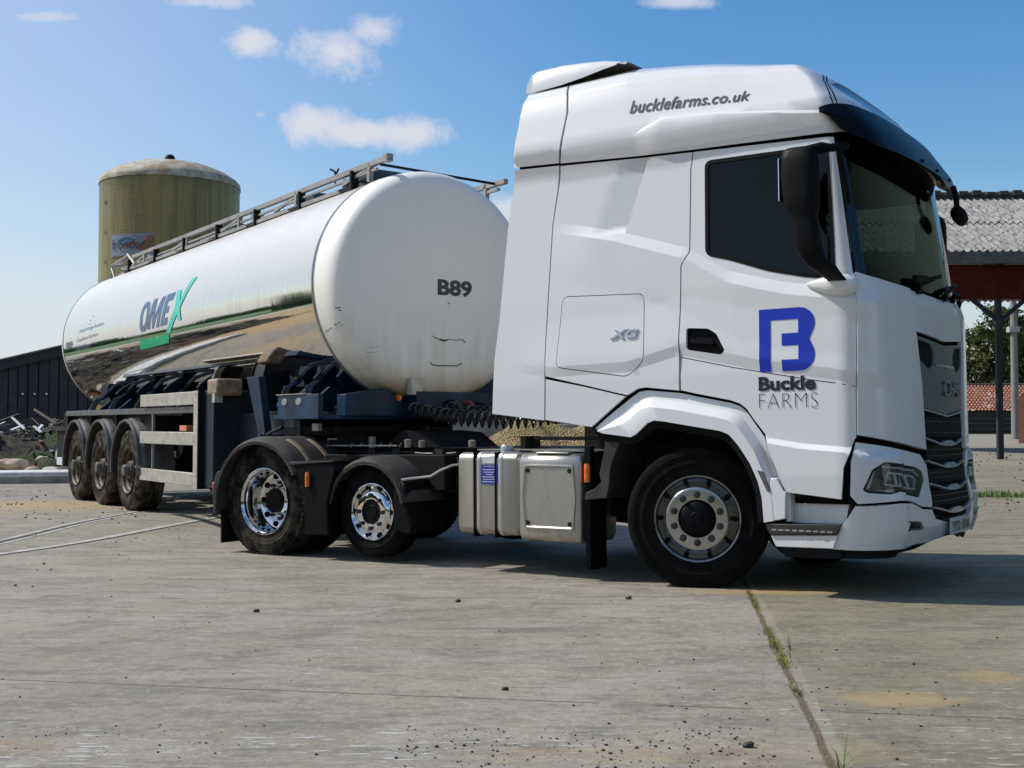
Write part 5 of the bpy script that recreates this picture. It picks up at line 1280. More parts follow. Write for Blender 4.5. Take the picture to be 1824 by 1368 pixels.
# fibreglass liquid store
def silo_mat():
    n = N('weathered_fibreglass'); x = n.xyz()
    ringz = n.noise(4, 4, .6, n.map((.3, .3, 9))); vert = n.noise(3, 6, .65, n.map((2.0, 2.0, .08)))
    ang = n.math('ARCTAN2', x[1], x[0])
    c = n.mix(n.ramp(ringz, .35, .7, 0, .5), (.25, .205, .055), (.15, .122, .038))
    c = n.mix(n.ramp(vert, .45, .68, 0, .55), c, (.085, .074, .026))
    rust = n.math('MULTIPLY', n.ramp(n.noise(1.3, 4, .6, n.map((3, 3, .12))), .52, .64), .5); c = n.mix(rust, c, (.11, .06, .02))
    algae = n.ramp(x[2], 7.3, 8.1, 0, .7); c = n.mix(n.math('MULTIPLY', algae, n.ramp(n.noise(2, 5, .7), .3, .6, .35, 1)), c, (.035, .045, .018))
    brick = n.n('ShaderNodeTexBrick'); n.l(n.map((1, 1, 1)), brick.inputs['Vector'])
    wv = n.n('ShaderNodeTexWave', wave_type='BANDS', bands_direction='Z'); n.l(n.co, wv.inputs['Vector']); wv.inputs['Scale'].default_value = 6; wv.inputs['Distortion'].default_value = 1.5
    return n.fin(c, .45, 0, n.bump(wv.outputs[0], .15, .02), .1)
def dome_mat():
    n = N('lichened_dome'); f = n.noise(3.5, 7, .7); c = n.mix(n.ramp(f, .40, .6), (.46, .44, .36), (.27, .245, .16)); c = n.mix(n.ramp(n.noise(1.2, 3), .5, .62, 0, .5), c, (.26, .15, .07))
    return n.fin(c, .75, 0, n.bump(f, .2, .02))
SX, SY = -10.5, 36.0; SZ = ground_z(SX, SY) + .22; SR = 2.08
SILO = empty('storage_tank', (SX, SY, SZ)); tag(SILO, 'tall olive fibreglass storage tank with a domed lid, behind the tank trailer', 'storage tank')
MB().lathe([(SR - .02, 0), (SR, .3), (SR, 3), (SR - .01, 5.5), (SR, 7.90), (SR + .01, 7.98)], 72, axis='z').build('tank_wall', silo_mat(), SILO, sharp=60)
MB().lathe([(SR + .02, 7.86), (SR + .025, 7.95), (SR + .0, 8.03), (SR - .08, 8.12), (1.7, 8.32), (1.2, 8.52), (.6, 8.64), (0, 8.68)], 72, axis='z').build('domed_lid', dome_mat(), SILO, sharp=50)
MB().lathe([(.16, 8.62), (.16, 8.72), (.155, 8.80), (.12, 8.87), (.06, 8.90), (0, 8.91)], 20, cen=(0, -.1, 0), axis='z').build('vent_cap', UNDER, SILO)
MB().lathe([(.05, 8.2), (.05, 8.36), (0, 8.37)], 12, cen=(-1.22, -1.0, 0), axis='z').build('vent_pipe', RAILM, SILO)
def on_silo(a0, z0, lift=.01): # arc metres from the front point
    return lambda u, v, h=0: Vector(((SR + lift + h) * math.sin((a0 + u) / SR), -(SR + lift + h) * math.cos((a0 + u) / SR), z0 + v))
def silo_patch(name, a, b, c, d, m, lift):
    f_ = on_silo(0, 0, lift); n_ = 12; mb = MB(); mb.loft([[tuple(f_(a + (b - a) * i / n_, z)) for z in (c, d)] for i in range(n_ + 1)], closed=False); return mb.build(name, m, SILO, smooth=False)
zs0 = 6.60 - SZ + .12
sgn = silo_patch('sign_board', -1.30, .13, zs0 - .62, zs0 + .02, simple('sign_grey_blue', (.20, .23, .29), .5, var=.25, scale=20), .012)
f_ = on_silo(0, 0, .02)
me_ = MB().add([tuple(f_(-1.03 + .62 * k / 14, zs0 - .18 + .10 * math.sin(PI * k / 14))) for k in range(15)] + [tuple(f_(-1.03 + .62 * k / 14, zs0 - .18 - .16 * math.sin(PI * min(1, k / 9)) * (1 - k / 14))) for k in range(13, 0, -1)], [tuple(range(28))]); me_.build('sign_shape', simple('sign_teal', (.02, .12, .19), .5), sgn, smooth=False)
me_ = MB().add([tuple(f_(-.78 + .9 * k / 14, zs0 - .33 + .29 * math.sin(PI / 2 * k / 14))) for k in range(15)] + [tuple(f_(-.78 + .9 * k / 14, zs0 - .33 - .18 * math.sin(PI / 2 * k / 14))) for k in range(14, 0, -1)], [tuple(range(29))]); me_.build('sign_shape', simple('sign_rust_orange', (.22, .09, .035), .5, var=.4, scale=30), sgn, smooth=False)
lettering('sign_lettering', 'frontier', .36, (lambda g_: lambda u, v, h: g_(u, v))(on_silo(-1.25, zs0 - .42, .028)), simple('sign_dark', (.03, .045, .07), .5), sgn, width=1.15, height=.30)
for z, t in ((7.62, '20'), (6.73, '15'), (5.85, '10')): lettering('level_mark', t, .16, (lambda g_: lambda u, v, h: g_(u, v))(on_silo(-1.74, z - SZ + .08, .012)), INK, SILO, offset=.004)

# black weatherboarded barn
def wood_mat(name, col):
    n = N(name); g_ = n.noise(14, 6, .7, n.map((2.5, 2.5, .25))); c = n.mix(n.ramp(g_, .35, .7), col, tuple(v * 2.3 for v in col)); c = n.mix(n.ramp(n.noise(1.5, 4), .5, .7, 0, .4), c, (.05, .05, .052))
    return n.fin(c, .75, 0, n.bump(g_, .3, .01))
TARW = wood_mat('tarred_boards', (.011, .012, .015))
BX, BY = -13.0, 36.0; bz = ground_z(BX, BY)
BARN = empty('black_barn', (BX, BY, bz)); tag(BARN, 'black weatherboarded barn with a sloping roof edge at the far left', 'barn')
def roofz_(x): return 3.84 - bz - .03 + .232 * (x + .0)      # slope of the verge, local x
wl_ = MB(); wl_.box(-9, 2.6, 0, .3, -.5, 1.42 - bz + .05); 
n = N('block_wall'); bt = n.n('ShaderNodeTexBrick'); n.l(n.map((1, 1, 1), rot=(PI / 2, 0, 0)), bt.inputs['Vector']); bt.inputs['Scale'].default_value = 2.2; bt.inputs['Color1'].default_value = (.035, .036, .038, 1); bt.inputs['Color2'].default_value = (.045, .045, .045, 1); bt.inputs['Mortar'].default_value = (.03, .03, .03, 1)
BLK = n.fin(n.mix(n.ramp(n.noise(2, 6, .7), .4, .7, 0, .6), bt.outputs[0], (.07, .068, .062)), .85, 0, n.bump(bt.outputs['Fac'], .2, .01))
wl_.build('block_base', BLK, BARN)
bd = MB(); x = -9
while x < 2.5:
    w_ = .30 + random.uniform(-.02, .03); d_ = random.uniform(.02, .055); t0, t1 = roofz_(x) - .2, roofz_(x + w_) - .2
    bd.prism([(x + .012, 1.43 - bz), (x + w_ - .022, 1.43 - bz), (x + w_ - .022, t1), (x + .012, t0)], -d_, .05); x += w_
bd.build('weatherboard', TARW, BARN, smooth=False)
bk = MB(); bk.prism([(-9, 1.3), (2.55, 1.3), (2.55, roofz_(2.55) - .1), (-9, roofz_(-9) - .1)], .03, .25); bk.build('barn_wall', SHELL, BARN); MB().prism([(-9, .2), (-9, roofz_(-9) - .3), (2.55, roofz_(2.55) - .3), (2.55, .2)], 8.0, 8.1).build('barn_wall', SHELL, BARN)
fa = MB(); fa.prism([(-9, roofz_(-9) - .34), (2.8, roofz_(2.8) - .34), (2.8, roofz_(2.8) - .03), (-9, roofz_(-9) - .03)], -.12, -.07); fa.build('verge_board', TARW, BARN)
rf = MB(); rf.prism([(-9, roofz_(-9) - .04), (2.85, roofz_(2.85) - .04), (2.85, roofz_(2.85)), (-9, roofz_(-9))], -.18, 8.3); rf.build('barn_roof', simple('old_sheet_roof', (.16, .16, .16), .7, var=.3), BARN)
st_ = MB()
for x in (-1.95, -1.58, -1.22): st_.box(x, x + .05, -.07, -.055, 2.12 - bz, 2.18 - bz)
st_.build('bright_fixing', WSTK, BARN)

# concrete kerb slab and rubble in front of the barn
CRACK = simple('joint_dark', (.07, .065, .055), .9, var=.3)
DRAIN = simple('drain_concrete', (.37, .36, .33), .85, var=.3, scale=7)
CONC = simple('cast_concrete', (.55, .55, .53), .8, var=.18, scale=5, bump=.4, bscale=40)
CONCD = simple('weathered_concrete', (.26, .25, .23), .85, var=.3, scale=5, bump=.4, bscale=30)
a = Vector((-12.2, 19.6)); b = Vector((-6.3, 21.6)); d_ = (b - a).normalized(); nrm = Vector((-d_.y, d_.x))
SL = empty('concrete_slab', (-9.0, 20.7, ground_z(-9, 20.7)), (0, 0, math.atan2(d_.y, d_.x))); tag(SL, 'long pale concrete slab lying on the ground before the rubble', 'concrete slab')
sb = MB(); sb.box(-3.6, -.6, 0, 1.1, -.06, .22); sb.box(-.57, 3.0, .03, 1.1, -.06, .20); sb.build('slab', CONC, SL, bevel=.03)
mb_ = MB(); mb_.box(-3.5, 2.9, -.06, .0, -.06, .13); mb_.build('slab_footing', CONCD, SL, bevel=.02)
def rock(r, sq=(1, 1, 1), seed=0, sub=2, rough=.22):
    bm = bmesh.new(); bmesh.ops.create_icosphere(bm, subdivisions=sub, radius=r); rr = random.Random(seed)
    ph = [rr.uniform(0, 6) for _ in range(6)]
    for v in bm.verts:
        p = v.co / r; k = 1 + rough * (math.sin(p.x * 3.1 + ph[0]) * math.cos(p.y * 2.7 + ph[1]) + .6 * math.sin(p.z * 4.3 + ph[2] + p.x * 2) + .3 * math.sin(p.y * 8 + ph[3]))
        v.co = Vector((v.co.x * sq[0], v.co.y * sq[1], v.co.z * sq[2])) * k
    me = bpy.data.meshes.new('rock'); bm.to_mesh(me); bm.free(); return me
stones = [(-9.25, 22.0, .17, (1.4, .8, .75), (.42, .33, .24), 'large tan stone at the centre of the rubble', .12), (-8.93, 21.9, .12, (1.7, .8, .6), (.40, .33, .26), 'flat pinkish stone beside the large tan stone', .02),
          (-9.52, 22.2, .15, (1.4, .9, .8), (.16, .11, .085), 'brown stone left of the large tan stone', .05), (-8.52, 21.9, .13, (1.8, .9, .6), (.38, .36, .33), 'pale grey slab of rubble by the trailer wheel', .02),
          (-8.50, 22.3, .17, (.6, .8, 1.4), (.33, .31, .28), 'upright grey lump behind the trailer wheel', .2), (-9.0, 22.6, .12, (1.3, .8, .6), (.36, .32, .24), 'small sandy stone behind the pinkish stone', .2)]
for i, (x, y, r, sq, col, lab, up) in enumerate(stones):
    o = link('stone', rock(r, sq, i + 3, 3), simple('stone_%d' % i, col, .85, var=.25, scale=6, bump=.5, bscale=25), sharp=24); o.location = (x, y, ground_z(x, y) + r * .45 + up + .06); o.rotation_euler = (random.uniform(-.2, .2), random.uniform(-.25, .25), random.uniform(0, 3)); tag(o, lab, 'stone', 'stones of the rubble heap')
# rubble heap: earth bank + scattered broken sticks and scraps as one uncountable mass
bank = MB(); NXb, NYb = 60, 26; vs = []
def bank_h(x, y): # local metres
    ex = smooth((x + 9) / 1.0) * smooth((4.6 - x) / 1.2); ey = smooth(y / 1.6) * smooth((8.5 - y) / 2.5)
    return ex * ey * (.62 + .18 * math.sin(x * 1.7 + 1) + .12 * math.sin(x * 4.1 + y * 2) + .07 * math.sin(x * 9 + y * 7)) - .05
for j in range(NYb + 1):
    for i in range(NXb + 1):
        x, y = -9.5 + 14.6 * i / NXb, 8.5 * j / NYb; X, Y = -10.2 + x * .95, 22.3 + y + x * .16; vs.append((X, Y, ground_z(X, Y) + bank_h(x, y)))
fs = [(j * (NXb + 1) + i, j * (NXb + 1) + i + 1, (j + 1) * (NXb + 1) + i + 1, (j + 1) * (NXb + 1) + i) for j in range(NYb) for i in range(NXb)]
n = N('earth_bank'); e1 = n.noise(2.2, 8, .75); c = n.mix(n.ramp(e1, .4, .6), (.03, .028, .024), (.10, .085, .06)); c = n.mix(n.ramp(n.noise(.9, 5, .6), .52, .62), c, (.045, .075, .02)); c = n.mix(n.ramp(n.noise(1.3, 4, .6, n.map(loc=(5, 3, 0))), .56, .66, 0, .8), c, (.16, .06, .03))
EARTH = n.fin(c, .95, 0, n.bump(n.noise(9, 7, .75), 1, .12))
me = bpy.data.meshes.new('earth_bank'); me.from_pydata(vs, [], fs); tag(link('earth_bank', me, EARTH, sharp=180), kind='structure')
db = MB(); rr = random.Random(5)
for k in range(900):
    x, y = rr.uniform(-9, 4.2), rr.uniform(.3, 6.5); X, Y = -10.2 + x * .95, 22.3 + y + x * .16; z = ground_z(X, Y) + bank_h(x, y) + rr.uniform(0, .22) ** 1
    t = rr.uniform(0, PI); L = rr.uniform(.06, .5) if rr.random() < .8 else rr.uniform(.5, 1.5); w_ = rr.uniform(.012, .05); el = rr.uniform(-.25, .35); mi = rr.choice((0, 0, 0, 1, 1, 2))
    dv = Vector((math.cos(t) * math.cos(el), math.sin(t) * math.cos(el), math.sin(el))) * L
    db.bar((X, Y, z), Vector((X, Y, z)) + dv, w_ * rr.uniform(1, 2.5), w_, mi=mi)
tag(db.build('rubble_scraps', [simple('scrap_dark', (.035, .032, .03), .8), simple('scrap_brown', (.14, .105, .075), .85), simple('scrap_white', (.55, .55, .53), .7)], None, smooth=False), kind='stuff')

# grass, weeds and stones
def blades(name, spots, mats, n_per, hgt, wid, spread, seed, bend=.5):
    mb = MB(); rr = random.Random(seed)
    for (x, y, k) in spots:
        for _ in range(int(n_per * k)):
            X = x + rr.gauss(0, spread); Y = y + rr.gauss(0, spread); z = ground_z(X, Y); t = rr.uniform(0, 2 * PI); h = hgt * rr.uniform(.4, 1.15) * (.6 + .4 * k); w_ = wid * rr.uniform(.6, 1.3); b_ = bend * rr.uniform(.2, 1.4) * h
            c, s = math.cos(t), math.sin(t); px, py = -s * w_, c * w_
            mb.add([(X - px, Y - py, z), (X + px, Y + py, z), (X + c * b_ * .35 + px * .8, Y + s * b_ * .35 + py * .8, z + h * .6), (X + c * b_ * .35 - px * .8, Y + s * b_ * .35 - py * .8, z + h * .6), (X + c * b_, Y + s * b_, z + h * rr.uniform(.75, 1))], [(0, 1, 2, 3), (3, 2, 4)], rr.choice(range(len(mats))))
    return tag(mb.build(name, mats, None, smooth=False), kind='stuff')
def leafm(name, col):
    n = N(name); c = n.mix(n.ramp(n.noise(8, 3), .3, .7), col, tuple(v * 1.7 for v in col)); n.b.inputs['Subsurface Weight'].default_value = 0
    tr = n.n('ShaderNodeBsdfTranslucent'); n.l(c, tr.inputs[0]); n.fin(c, .55); mx = n.n('ShaderNodeMixShader'); mx.inputs[0].default_value = .3; n.l(n.b.outputs[0], mx.inputs[1]); n.l(tr.outputs[0], mx.inputs[2]); n.l(mx.outputs[0], n.out.inputs[0]); return n.m
G1 = leafm('grass_green', (.07, .13, .02)); G2 = leafm('grass_olive', (.12, .14, .035)); G3 = leafm('dry_stalk', (.26, .18, .07))
jt = lambda y: 1.65 - (8.31 - y) * .59 / 4.37
sp = []; rr = random.Random(3)
yy = 8.5
while yy > 3.7:
    k = .35
    if 7.3 < yy < 8.1: k = .8
    if 5.55 < yy < 6.6: k = 1.3
    if 4.95 < yy < 5.1: k = 1.0
    sp.append((jt(yy), yy, k)); yy -= .02 + .012 * rr.random()
blades('joint_weeds', [q for q in sp if q[2] > .5], [G1, G2, G1, G3], 5, .035, .0022, .012, 8, 1.3)
blades('joint_litter', sp, [G3, G2, G3], 7, .010, .0022, .011, 18, 1.8)
blades('tall_grass_tuft', [(1.075, 3.90, 1.6), (1.40, 6.0, 1.0), (1.36, 5.8, 1.0)], [G1], 5, .085, .0022, .006, 2, .9)
gs_ = [(6.2 + .05 * i + rr.uniform(-.05, .05), 17.1 + rr.uniform(-.12, .12), rr.uniform(.4, 1.2)) for i in range(90)]
blades('grass_verge', gs_, [G1, G2, G1], 26, .13, .006, .07, 9, .7)
gs_ = [(-11 + .06 * i, 19.6 + .2 * math.sin(i * .2) + .033 * i, .6) for i in range(75)] + [(-10 + rr.uniform(0, 3.5), 22.2 + rr.uniform(0, .9), 1.1) for i in range(70)]
blades('rubble_grass', gs_, [G1, G2], 22, .12, .006, .09, 19, .6)
def scatter(name, boxes, m, seed, kind='stuff'):
    mb = MB(); rr = random.Random(seed); base = []
    for s in range(5):
        r_ = rock(1, (1, .8, .6), s + 40, 1, .25); base.append(([v.co.copy() for v in r_.vertices], [tuple(p.vertices) for p in r_.polygons]))
    for (x0, x1, y0, y1, cnt, rmin, rmax) in boxes:
        for _ in range(cnt):
            X, Y = rr.uniform(x0, x1), rr.uniform(y0, y1); r_ = rmin + (rmax - rmin) * rr.random() ** 3; V, F = rr.choice(base); t = rr.uniform(0, 6.3); c, s = math.cos(t), math.sin(t); z = ground_z(X, Y) + r_ * .35
            mb.add([(X + (v.x * c - v.y * s) * r_, Y + (v.x * s + v.y * c) * r_, z + v.z * r_) for v in V], F, rr.choice((0, 0, 1, 2)))
    return tag(mb.build(name, m, None, sharp=180), kind=kind)
PB = [simple('pebble_dark', (.035, .033, .03), .8), simple('pebble_brown', (.13, .10, .07), .85), simple('pebble_grey', (.24, .23, .21), .85)]
scatter('gravel', [(-3, 3.5, 4, 9, 300, .0015, .008), (.3, 1.9, 3.9, 6.5, 230, .002, .009), (-.4, .9, 3.9, 4.45, 420, .0015, .008), (-1.9, -.9, 4.05, 4.5, 120, .0015, .006), (-6.5, -3, 8, 16, 170, .004, .016), (-10, -4.5, 13.5, 19.5, 420, .006, .022), (6, 9, 12, 18, 260, .008, .03), (8, 22, 18, 38, 500, .02, .05)], PB, 12)
for (x, y, r_, lab) in ((1.15, 4.19 - .0, .016, 'dark pebble on a pale smear near the grassy joint'), (.77, 7.85, .017, 'dark pebble on the concrete before the front wheel'), (-1.58, 7.33, .016, 'dark pebble on the concrete at the left'), (-.03, 5.11, .012, 'small dark pebble at the middle of the yard'), (-.35, 7.75, .015, 'dark stone lying before the fuel tank')):
    if x > 1.1: x, y = .83, 4.19
    o = link('pebble', rock(r_, (1.2, .9, .75), int(r_ * 999)), PB[0], sharp=40); o.location = (x, y, ground_z(x, y) + r_ * .5); tag(o, lab, 'pebble', 'pebbles lying on the yard')
# raised drain edges in the yard at the left
def strip(name, pts, w, h, m, kind='structure'):
    mb = MB(); L = []; 
    P_ = resamp(pts, 60)
    for i, q in enumerate(P_):
        t = (P_[min(i + 1, 59)] - P_[max(i - 1, 0)]).normalized(); nn = Vector((-t.y, t.x)) * w / 2; a, b = q + nn, q - nn
        L.append([(a.x, a.y, ground_z(a.x, a.y) - .02), (a.x, a.y, ground_z(a.x, a.y) + h), (b.x, b.y, ground_z(b.x, b.y) + h), (b.x, b.y, ground_z(b.x, b.y) - .02)])
    return tag(mb.loft(L, closed=False).build(name, m, None, smooth=False), kind=kind)
strip('drain_edge', [(-5.33, 9.6), (-4.82, 15.6)], .055, .004, DRAIN)
strip('drain_edge', [(-5.18, 9.6), (-4.69, 15.6)], .055, .004, DRAIN)
strip('drain_edge', [(-5.255, 9.6), (-4.755, 15.6)], .05, .005, CRACK)
strip('drain_edge', [(-5.27, 9.0), (-3.39, 15.0)], .09, .004, DRAIN)
strip('drain_edge', [(-5.20, 9.0), (-3.32, 15.0)], .02, .005, CRACK)

# grain heap, concrete panel and the shed wall behind the lorry
def heap_mesh():
    vs = []; n1, n2 = 110, 44
    for j in range(n2 + 1):
        for i in range(n1 + 1):
            x, y = -2.6 + 7.2 * i / n1, -1.6 + 3.6 * j / n2
            h = 1.0 * math.exp(-((x - 1.3) / 1.9) ** 4) * math.exp(-(y / 1.25) ** 2) + .30 * math.exp(-((x + .9) / .9) ** 2 - (y / 1.0) ** 2) + .10 * math.sin(x * 3.3 + 1) * math.exp(-(y / 1.2) ** 2) + .05 * math.sin(x * 9 + y * 6)
            h = h * (1 + .05 * math.sin(x * 31) * math.cos(y * 27)) + random.uniform(-.016, .016)
            X, Y = x, 24 + y; vs.append((X, Y, ground_z(X, Y) + max(0, h) - .03))
    return vs, [(j * (n1 + 1) + i, j * (n1 + 1) + i + 1, (j + 1) * (n1 + 1) + i + 1, (j + 1) * (n1 + 1) + i) for j in range(n2) for i in range(n1)]
vs, fs = heap_mesh(); me = bpy.data.meshes.new('chip_heap'); me.from_pydata(vs, [], fs)
n = N('heap_chippings'); v_ = n.n('ShaderNodeTexVoronoi'); n.l(n.co, v_.inputs['Vector']); v_.inputs['Scale'].default_value = 26
c = n.mix(n.ramp(v_.outputs['Distance'], .1, .6), (.52, .42, .24), (.20, .14, .05)); c = n.mix(n.ramp(n.noise(1.2, 5, .6), .5, .65, 0, .6), c, (.16, .15, .04)); tag(link('chip_heap', me, n.fin(c, .9, 0, n.bump(v_.outputs['Distance'], 1, .05)), sharp=180), kind='stuff')
o = MB().box(-1.6, .6, 25.9, 26.1, .2, 1.36).box(.62, 1.5, 25.9, 26.1, .2, 1.18).build('concrete_panel', CONCD, None, bevel=.02); tag(o, 'low grey concrete panel standing behind the heap of chippings', 'panel wall')
n = N('red_brick'); bt = n.n('ShaderNodeTexBrick'); n.l(n.map((1, 1, 1), rot=(PI / 2, 0, 0)), bt.inputs['Vector']); bt.inputs['Scale'].default_value = 4.4; bt.inputs['Color1'].default_value = (.30, .10, .055, 1); bt.inputs['Color2'].default_value = (.20, .075, .045, 1); bt.inputs['Mortar'].default_value = (.26, .22, .17, 1); bt.inputs['Mortar Size'].default_value = .018
BRICK = n.fin(n.mix(n.ramp(n.noise(2.5, 6, .7), .4, .7, 0, .5), bt.outputs[0], (.16, .075, .05)), .85, 0, n.bump(bt.outputs['Fac'], -.3, .01))
SH = empty('brick_shed', (2.6, 30.0, ground_z(2.6, 30))); tag(SH, 'low dark brick shed glimpsed between the lorry chassis and cab', 'shed')
MB().box(-3.2, 6.0, 0, 4, -.2, 2.0).build('shed_wall', BRICK, SH); rfm = MB(); rfm.prism([(-.3, 2.0), (4.3, 2.0), (4.3, 2.1), (2, 2.5), (-.3, 2.1)], -3.4, 6.2, axis='x'); rfm.build('shed_roof', simple('shed_sheet', (.09, .085, .08), .8), SH)
pt = MB()
for x in (-2.5, -.6, 1.2, 3.0): pt.box(x, x + .25, -.4, -.15, -.2, 2.05)
pt.build('shed_post', TARW, SH)

# Dutch barn at the right: corrugated roof on posts
DX, DY = 11.5, 30.0; dz = ground_z(12.4, 30)
DB = empty('open_barn', (DX, DY, 0), (0, 0, rad(-1.5))); tag(DB, 'open-sided barn with a corrugated cement roof and rust-red beam', 'barn')
def corr_roof(name, x0, x1, ya, za, yb, zb, pitch, m, amp=.03, rows=2, seg=5):
    mb = MB(); nrm = Vector((0, -(zb - za), (yb - ya))).normalized(); L = int((x1 - x0) / pitch * seg)
    for r_ in range(rows):
        t0, t1 = r_ / rows, (r_ + 1) / rows + (.03 if r_ < rows - 1 else 0); lift = .02 * (rows - r_) if False else .025 * (rows - 1 - r_)
        lift = .0 if r_ == 0 else .03 * r_
        rows_ = []
        for i in range(L + 1):
            x = x0 + (x1 - x0) * i / L; h = amp * math.sin(2 * PI * (x - x0) / pitch)
            rows_.append([(x, ya + (yb - ya) * t + nrm.y * (h + lift), za + (zb - za) * t + nrm.z * (h + lift)) for t in (max(0, t0 - (.02 if r_ else 0)), t1)])
        mb.loft(rows_, closed=False)
    return mb.build(name, m, DB, sharp=60)
n = N('lichened_cement_sheet'); f1 = n.noise(1.8, 7, .7); sp1 = n.ramp(n.noise(9, 5, .7, n.map((1, .5, .5))), .52, .6); c = n.mix(n.ramp(f1, .35, .65), (.20, .195, .185), (.30, .293, .28)); c = n.mix(n.math('MULTIPLY', sp1, .85), c, (.06, .055, .05)); CEM = n.fin(c, .9, 0, n.bump(n.noise(20, 4), .3, .02))
zl = 5.62
corr_roof('roof_slope', -3.0, 26.0, 0.0, zl, 6.0, zl + 2.5, .20, CEM, .04)
corr_roof('roof_slope', -3.0, 26.0, 12.0, zl, 6.0, zl + 2.5, .20, CEM, .04)
rd = MB().tube([(-3.05, 6.0, zl + 2.60), (26, 6.0, zl + 2.60)], .13, 10)
for k in range(70): xk = -2.9 + .41 * k; rd.box(xk, xk + .25, 5.9 - .1, 6.2, zl + 2.60, zl + 2.72 + .03 * math.sin(k * 2.1))
rd.build('roof_ridge', simple('mossy_ridge', (.05, .05, .045), .9, var=.4), DB)
bm_ = MB(); bm_.box(-3.0, 26, -.10, -.02, zl - .33, zl - .03); bm_.build('eaves_beam', simple('weathered_timber_beam', (.10, .095, .09), .8, var=.3), DB)
rp_ = MB(); rp_.box(-3.0, 26, .10, .22, zl - 1.22 + .0, zl - .34); rp_.build('red_beam', simple('rust_red_paint', (.07, .006, .004), .6, var=.35, spec=.15), DB)
for x in (-2.9, 1.0, 6.5, 12, 17.5, 23): MB().prism([(0.25, zl - .5), (6.0, zl + 1.6), (11.8, zl - .5), (11.8, zl - .2), (6.0, zl + 2.3), (.25, zl - .2)], x, x + .15, axis='x').build('roof_truss', TARW, DB)
ps = MB()
for x in (.90, 6.5, 12.1, 17.7, 23.3):
    MB().box(x, x + .14, .12, .26, dz - .2, zl - 1.1).build('barn_post', TARW, DB, smooth=False)
    if x > 1: MB().box(x, x + .20, 11.6, 11.8, dz - .2, zl - .5).build('barn_post', TARW, DB, smooth=False)
for x in (.90,): ps.bar((x + .15, .2, zl - 1.75), (x + 1.1, .2, zl - .95), .10, .10); ps.bar((x + .05, .2, zl - 1.75), (x - .9, .2, zl - .95), .10, .10)
ps.build('post_brace', TARW, DB, smooth=False)

# pantiled brick building far behind on the right
def pantile():
    n = N('clay_pantiles'); x = n.xyz(); wv = n.n('ShaderNodeTexNoise'); f1 = n.noise(1.1, 6, .7); c = n.mix(n.ramp(f1, .35, .65), (.36, .13, .07), (.25, .11, .075)); c = n.mix(n.ramp(n.noise(6, 3, .6), .5, .65, 0, .7), c, (.14, .09, .07)); return n.fin(c, .85)
FB = empty('pantiled_building', (44.0, 100.0, .75)); tag(FB, 'long low brick farm building with an orange pantile roof, far right', 'farm building')
MB().box(-16, 12, 0, .4, -.4, 1.95).build('building_wall', simple('dark_front_wall', (.03, .026, .024), .85, var=.4), FB)  # plain near-black front wall below the pantiles
fe = MB()
for k in range(9): fe.box(-15 + k * 3, -14.9 + k * 3, -.1, .0, -.3, 1.9)
for z in (.35, .8, 1.25): fe.box(-16, 12, -.12, -.06, z, z + .06)
fe.build('wall_rail', simple('rail_grey', (.09, .09, .09), .8), FB)
mb = MB(); rows_ = []; L = int(28 / .30 * 5)
for r_ in range(11):
    rows_ = []
    for i in range(L + 1):
        xx = -16 + 28 * i / L; h = .06 * math.sin(2 * PI * xx / .30)
        rows_.append([(xx, -.3 + 4.2 * t, 1.92 + 2.32 * t + h + lf) for t, lf in ((r_ / 11 - .01, .10), ((r_ + 1) / 11, .0))])
    mb.loft(rows_, closed=False)
mb.build('pantile_roof', pantile(), FB, sharp=60)
mb = MB().tube([(-16, 3.9, 4.30), (12, 3.9, 4.30)], .12, 8); mb.build('roof_ridge', simple('ridge_tile', (.08, .06, .05), .9), FB)
MB().box(-16, 12, 3.9, 8, -.4, 1.9).build('building_wall', BRICK, FB)
GB = empty('brick_gable', (21.45, 48.0, ground_z(21, 48) - .02), (0, 0, rad(-26))); tag(GB, 'sunlit red brick gable end at the right edge', 'brick building')
gz_ = .1
g_ = MB(); g_.prism([(-.78, -.4), (3.5, -.4), (3.5, 2.6), (1.2, 3.6), (-.45, 2.35), (-.78, 1.75)], 0, 6); g_.build('gable_wall', BRICK, GB)
g_ = MB(); g_.prism([(-.5, 2.36), (1.2, 3.62), (1.2, 3.78), (-.6, 2.46)], -.1, 6.1); g_.build('gable_coping', simple('coping_tile', (.2, .1, .07), .85), GB)
PO = empty('utility_pole', (25.6, 60.0, ground_z(25.6, 60))); tag(PO, 'tall grey pole carrying a small lamp, behind the open barn post', 'pole')
MB().lathe([(.20, -.3), (.17, 4), (.15, 10.5), (0, 10.5)], 14, axis='z').build('pole', simple('grey_pole', (.20, .19, .175), .8, var=.2), PO)
MB().box(-.34, .18, -.3, .1, 5.45, 5.72).build('lamp_head', simple('lamp_grey', (.35, .35, .35), .6), PO)

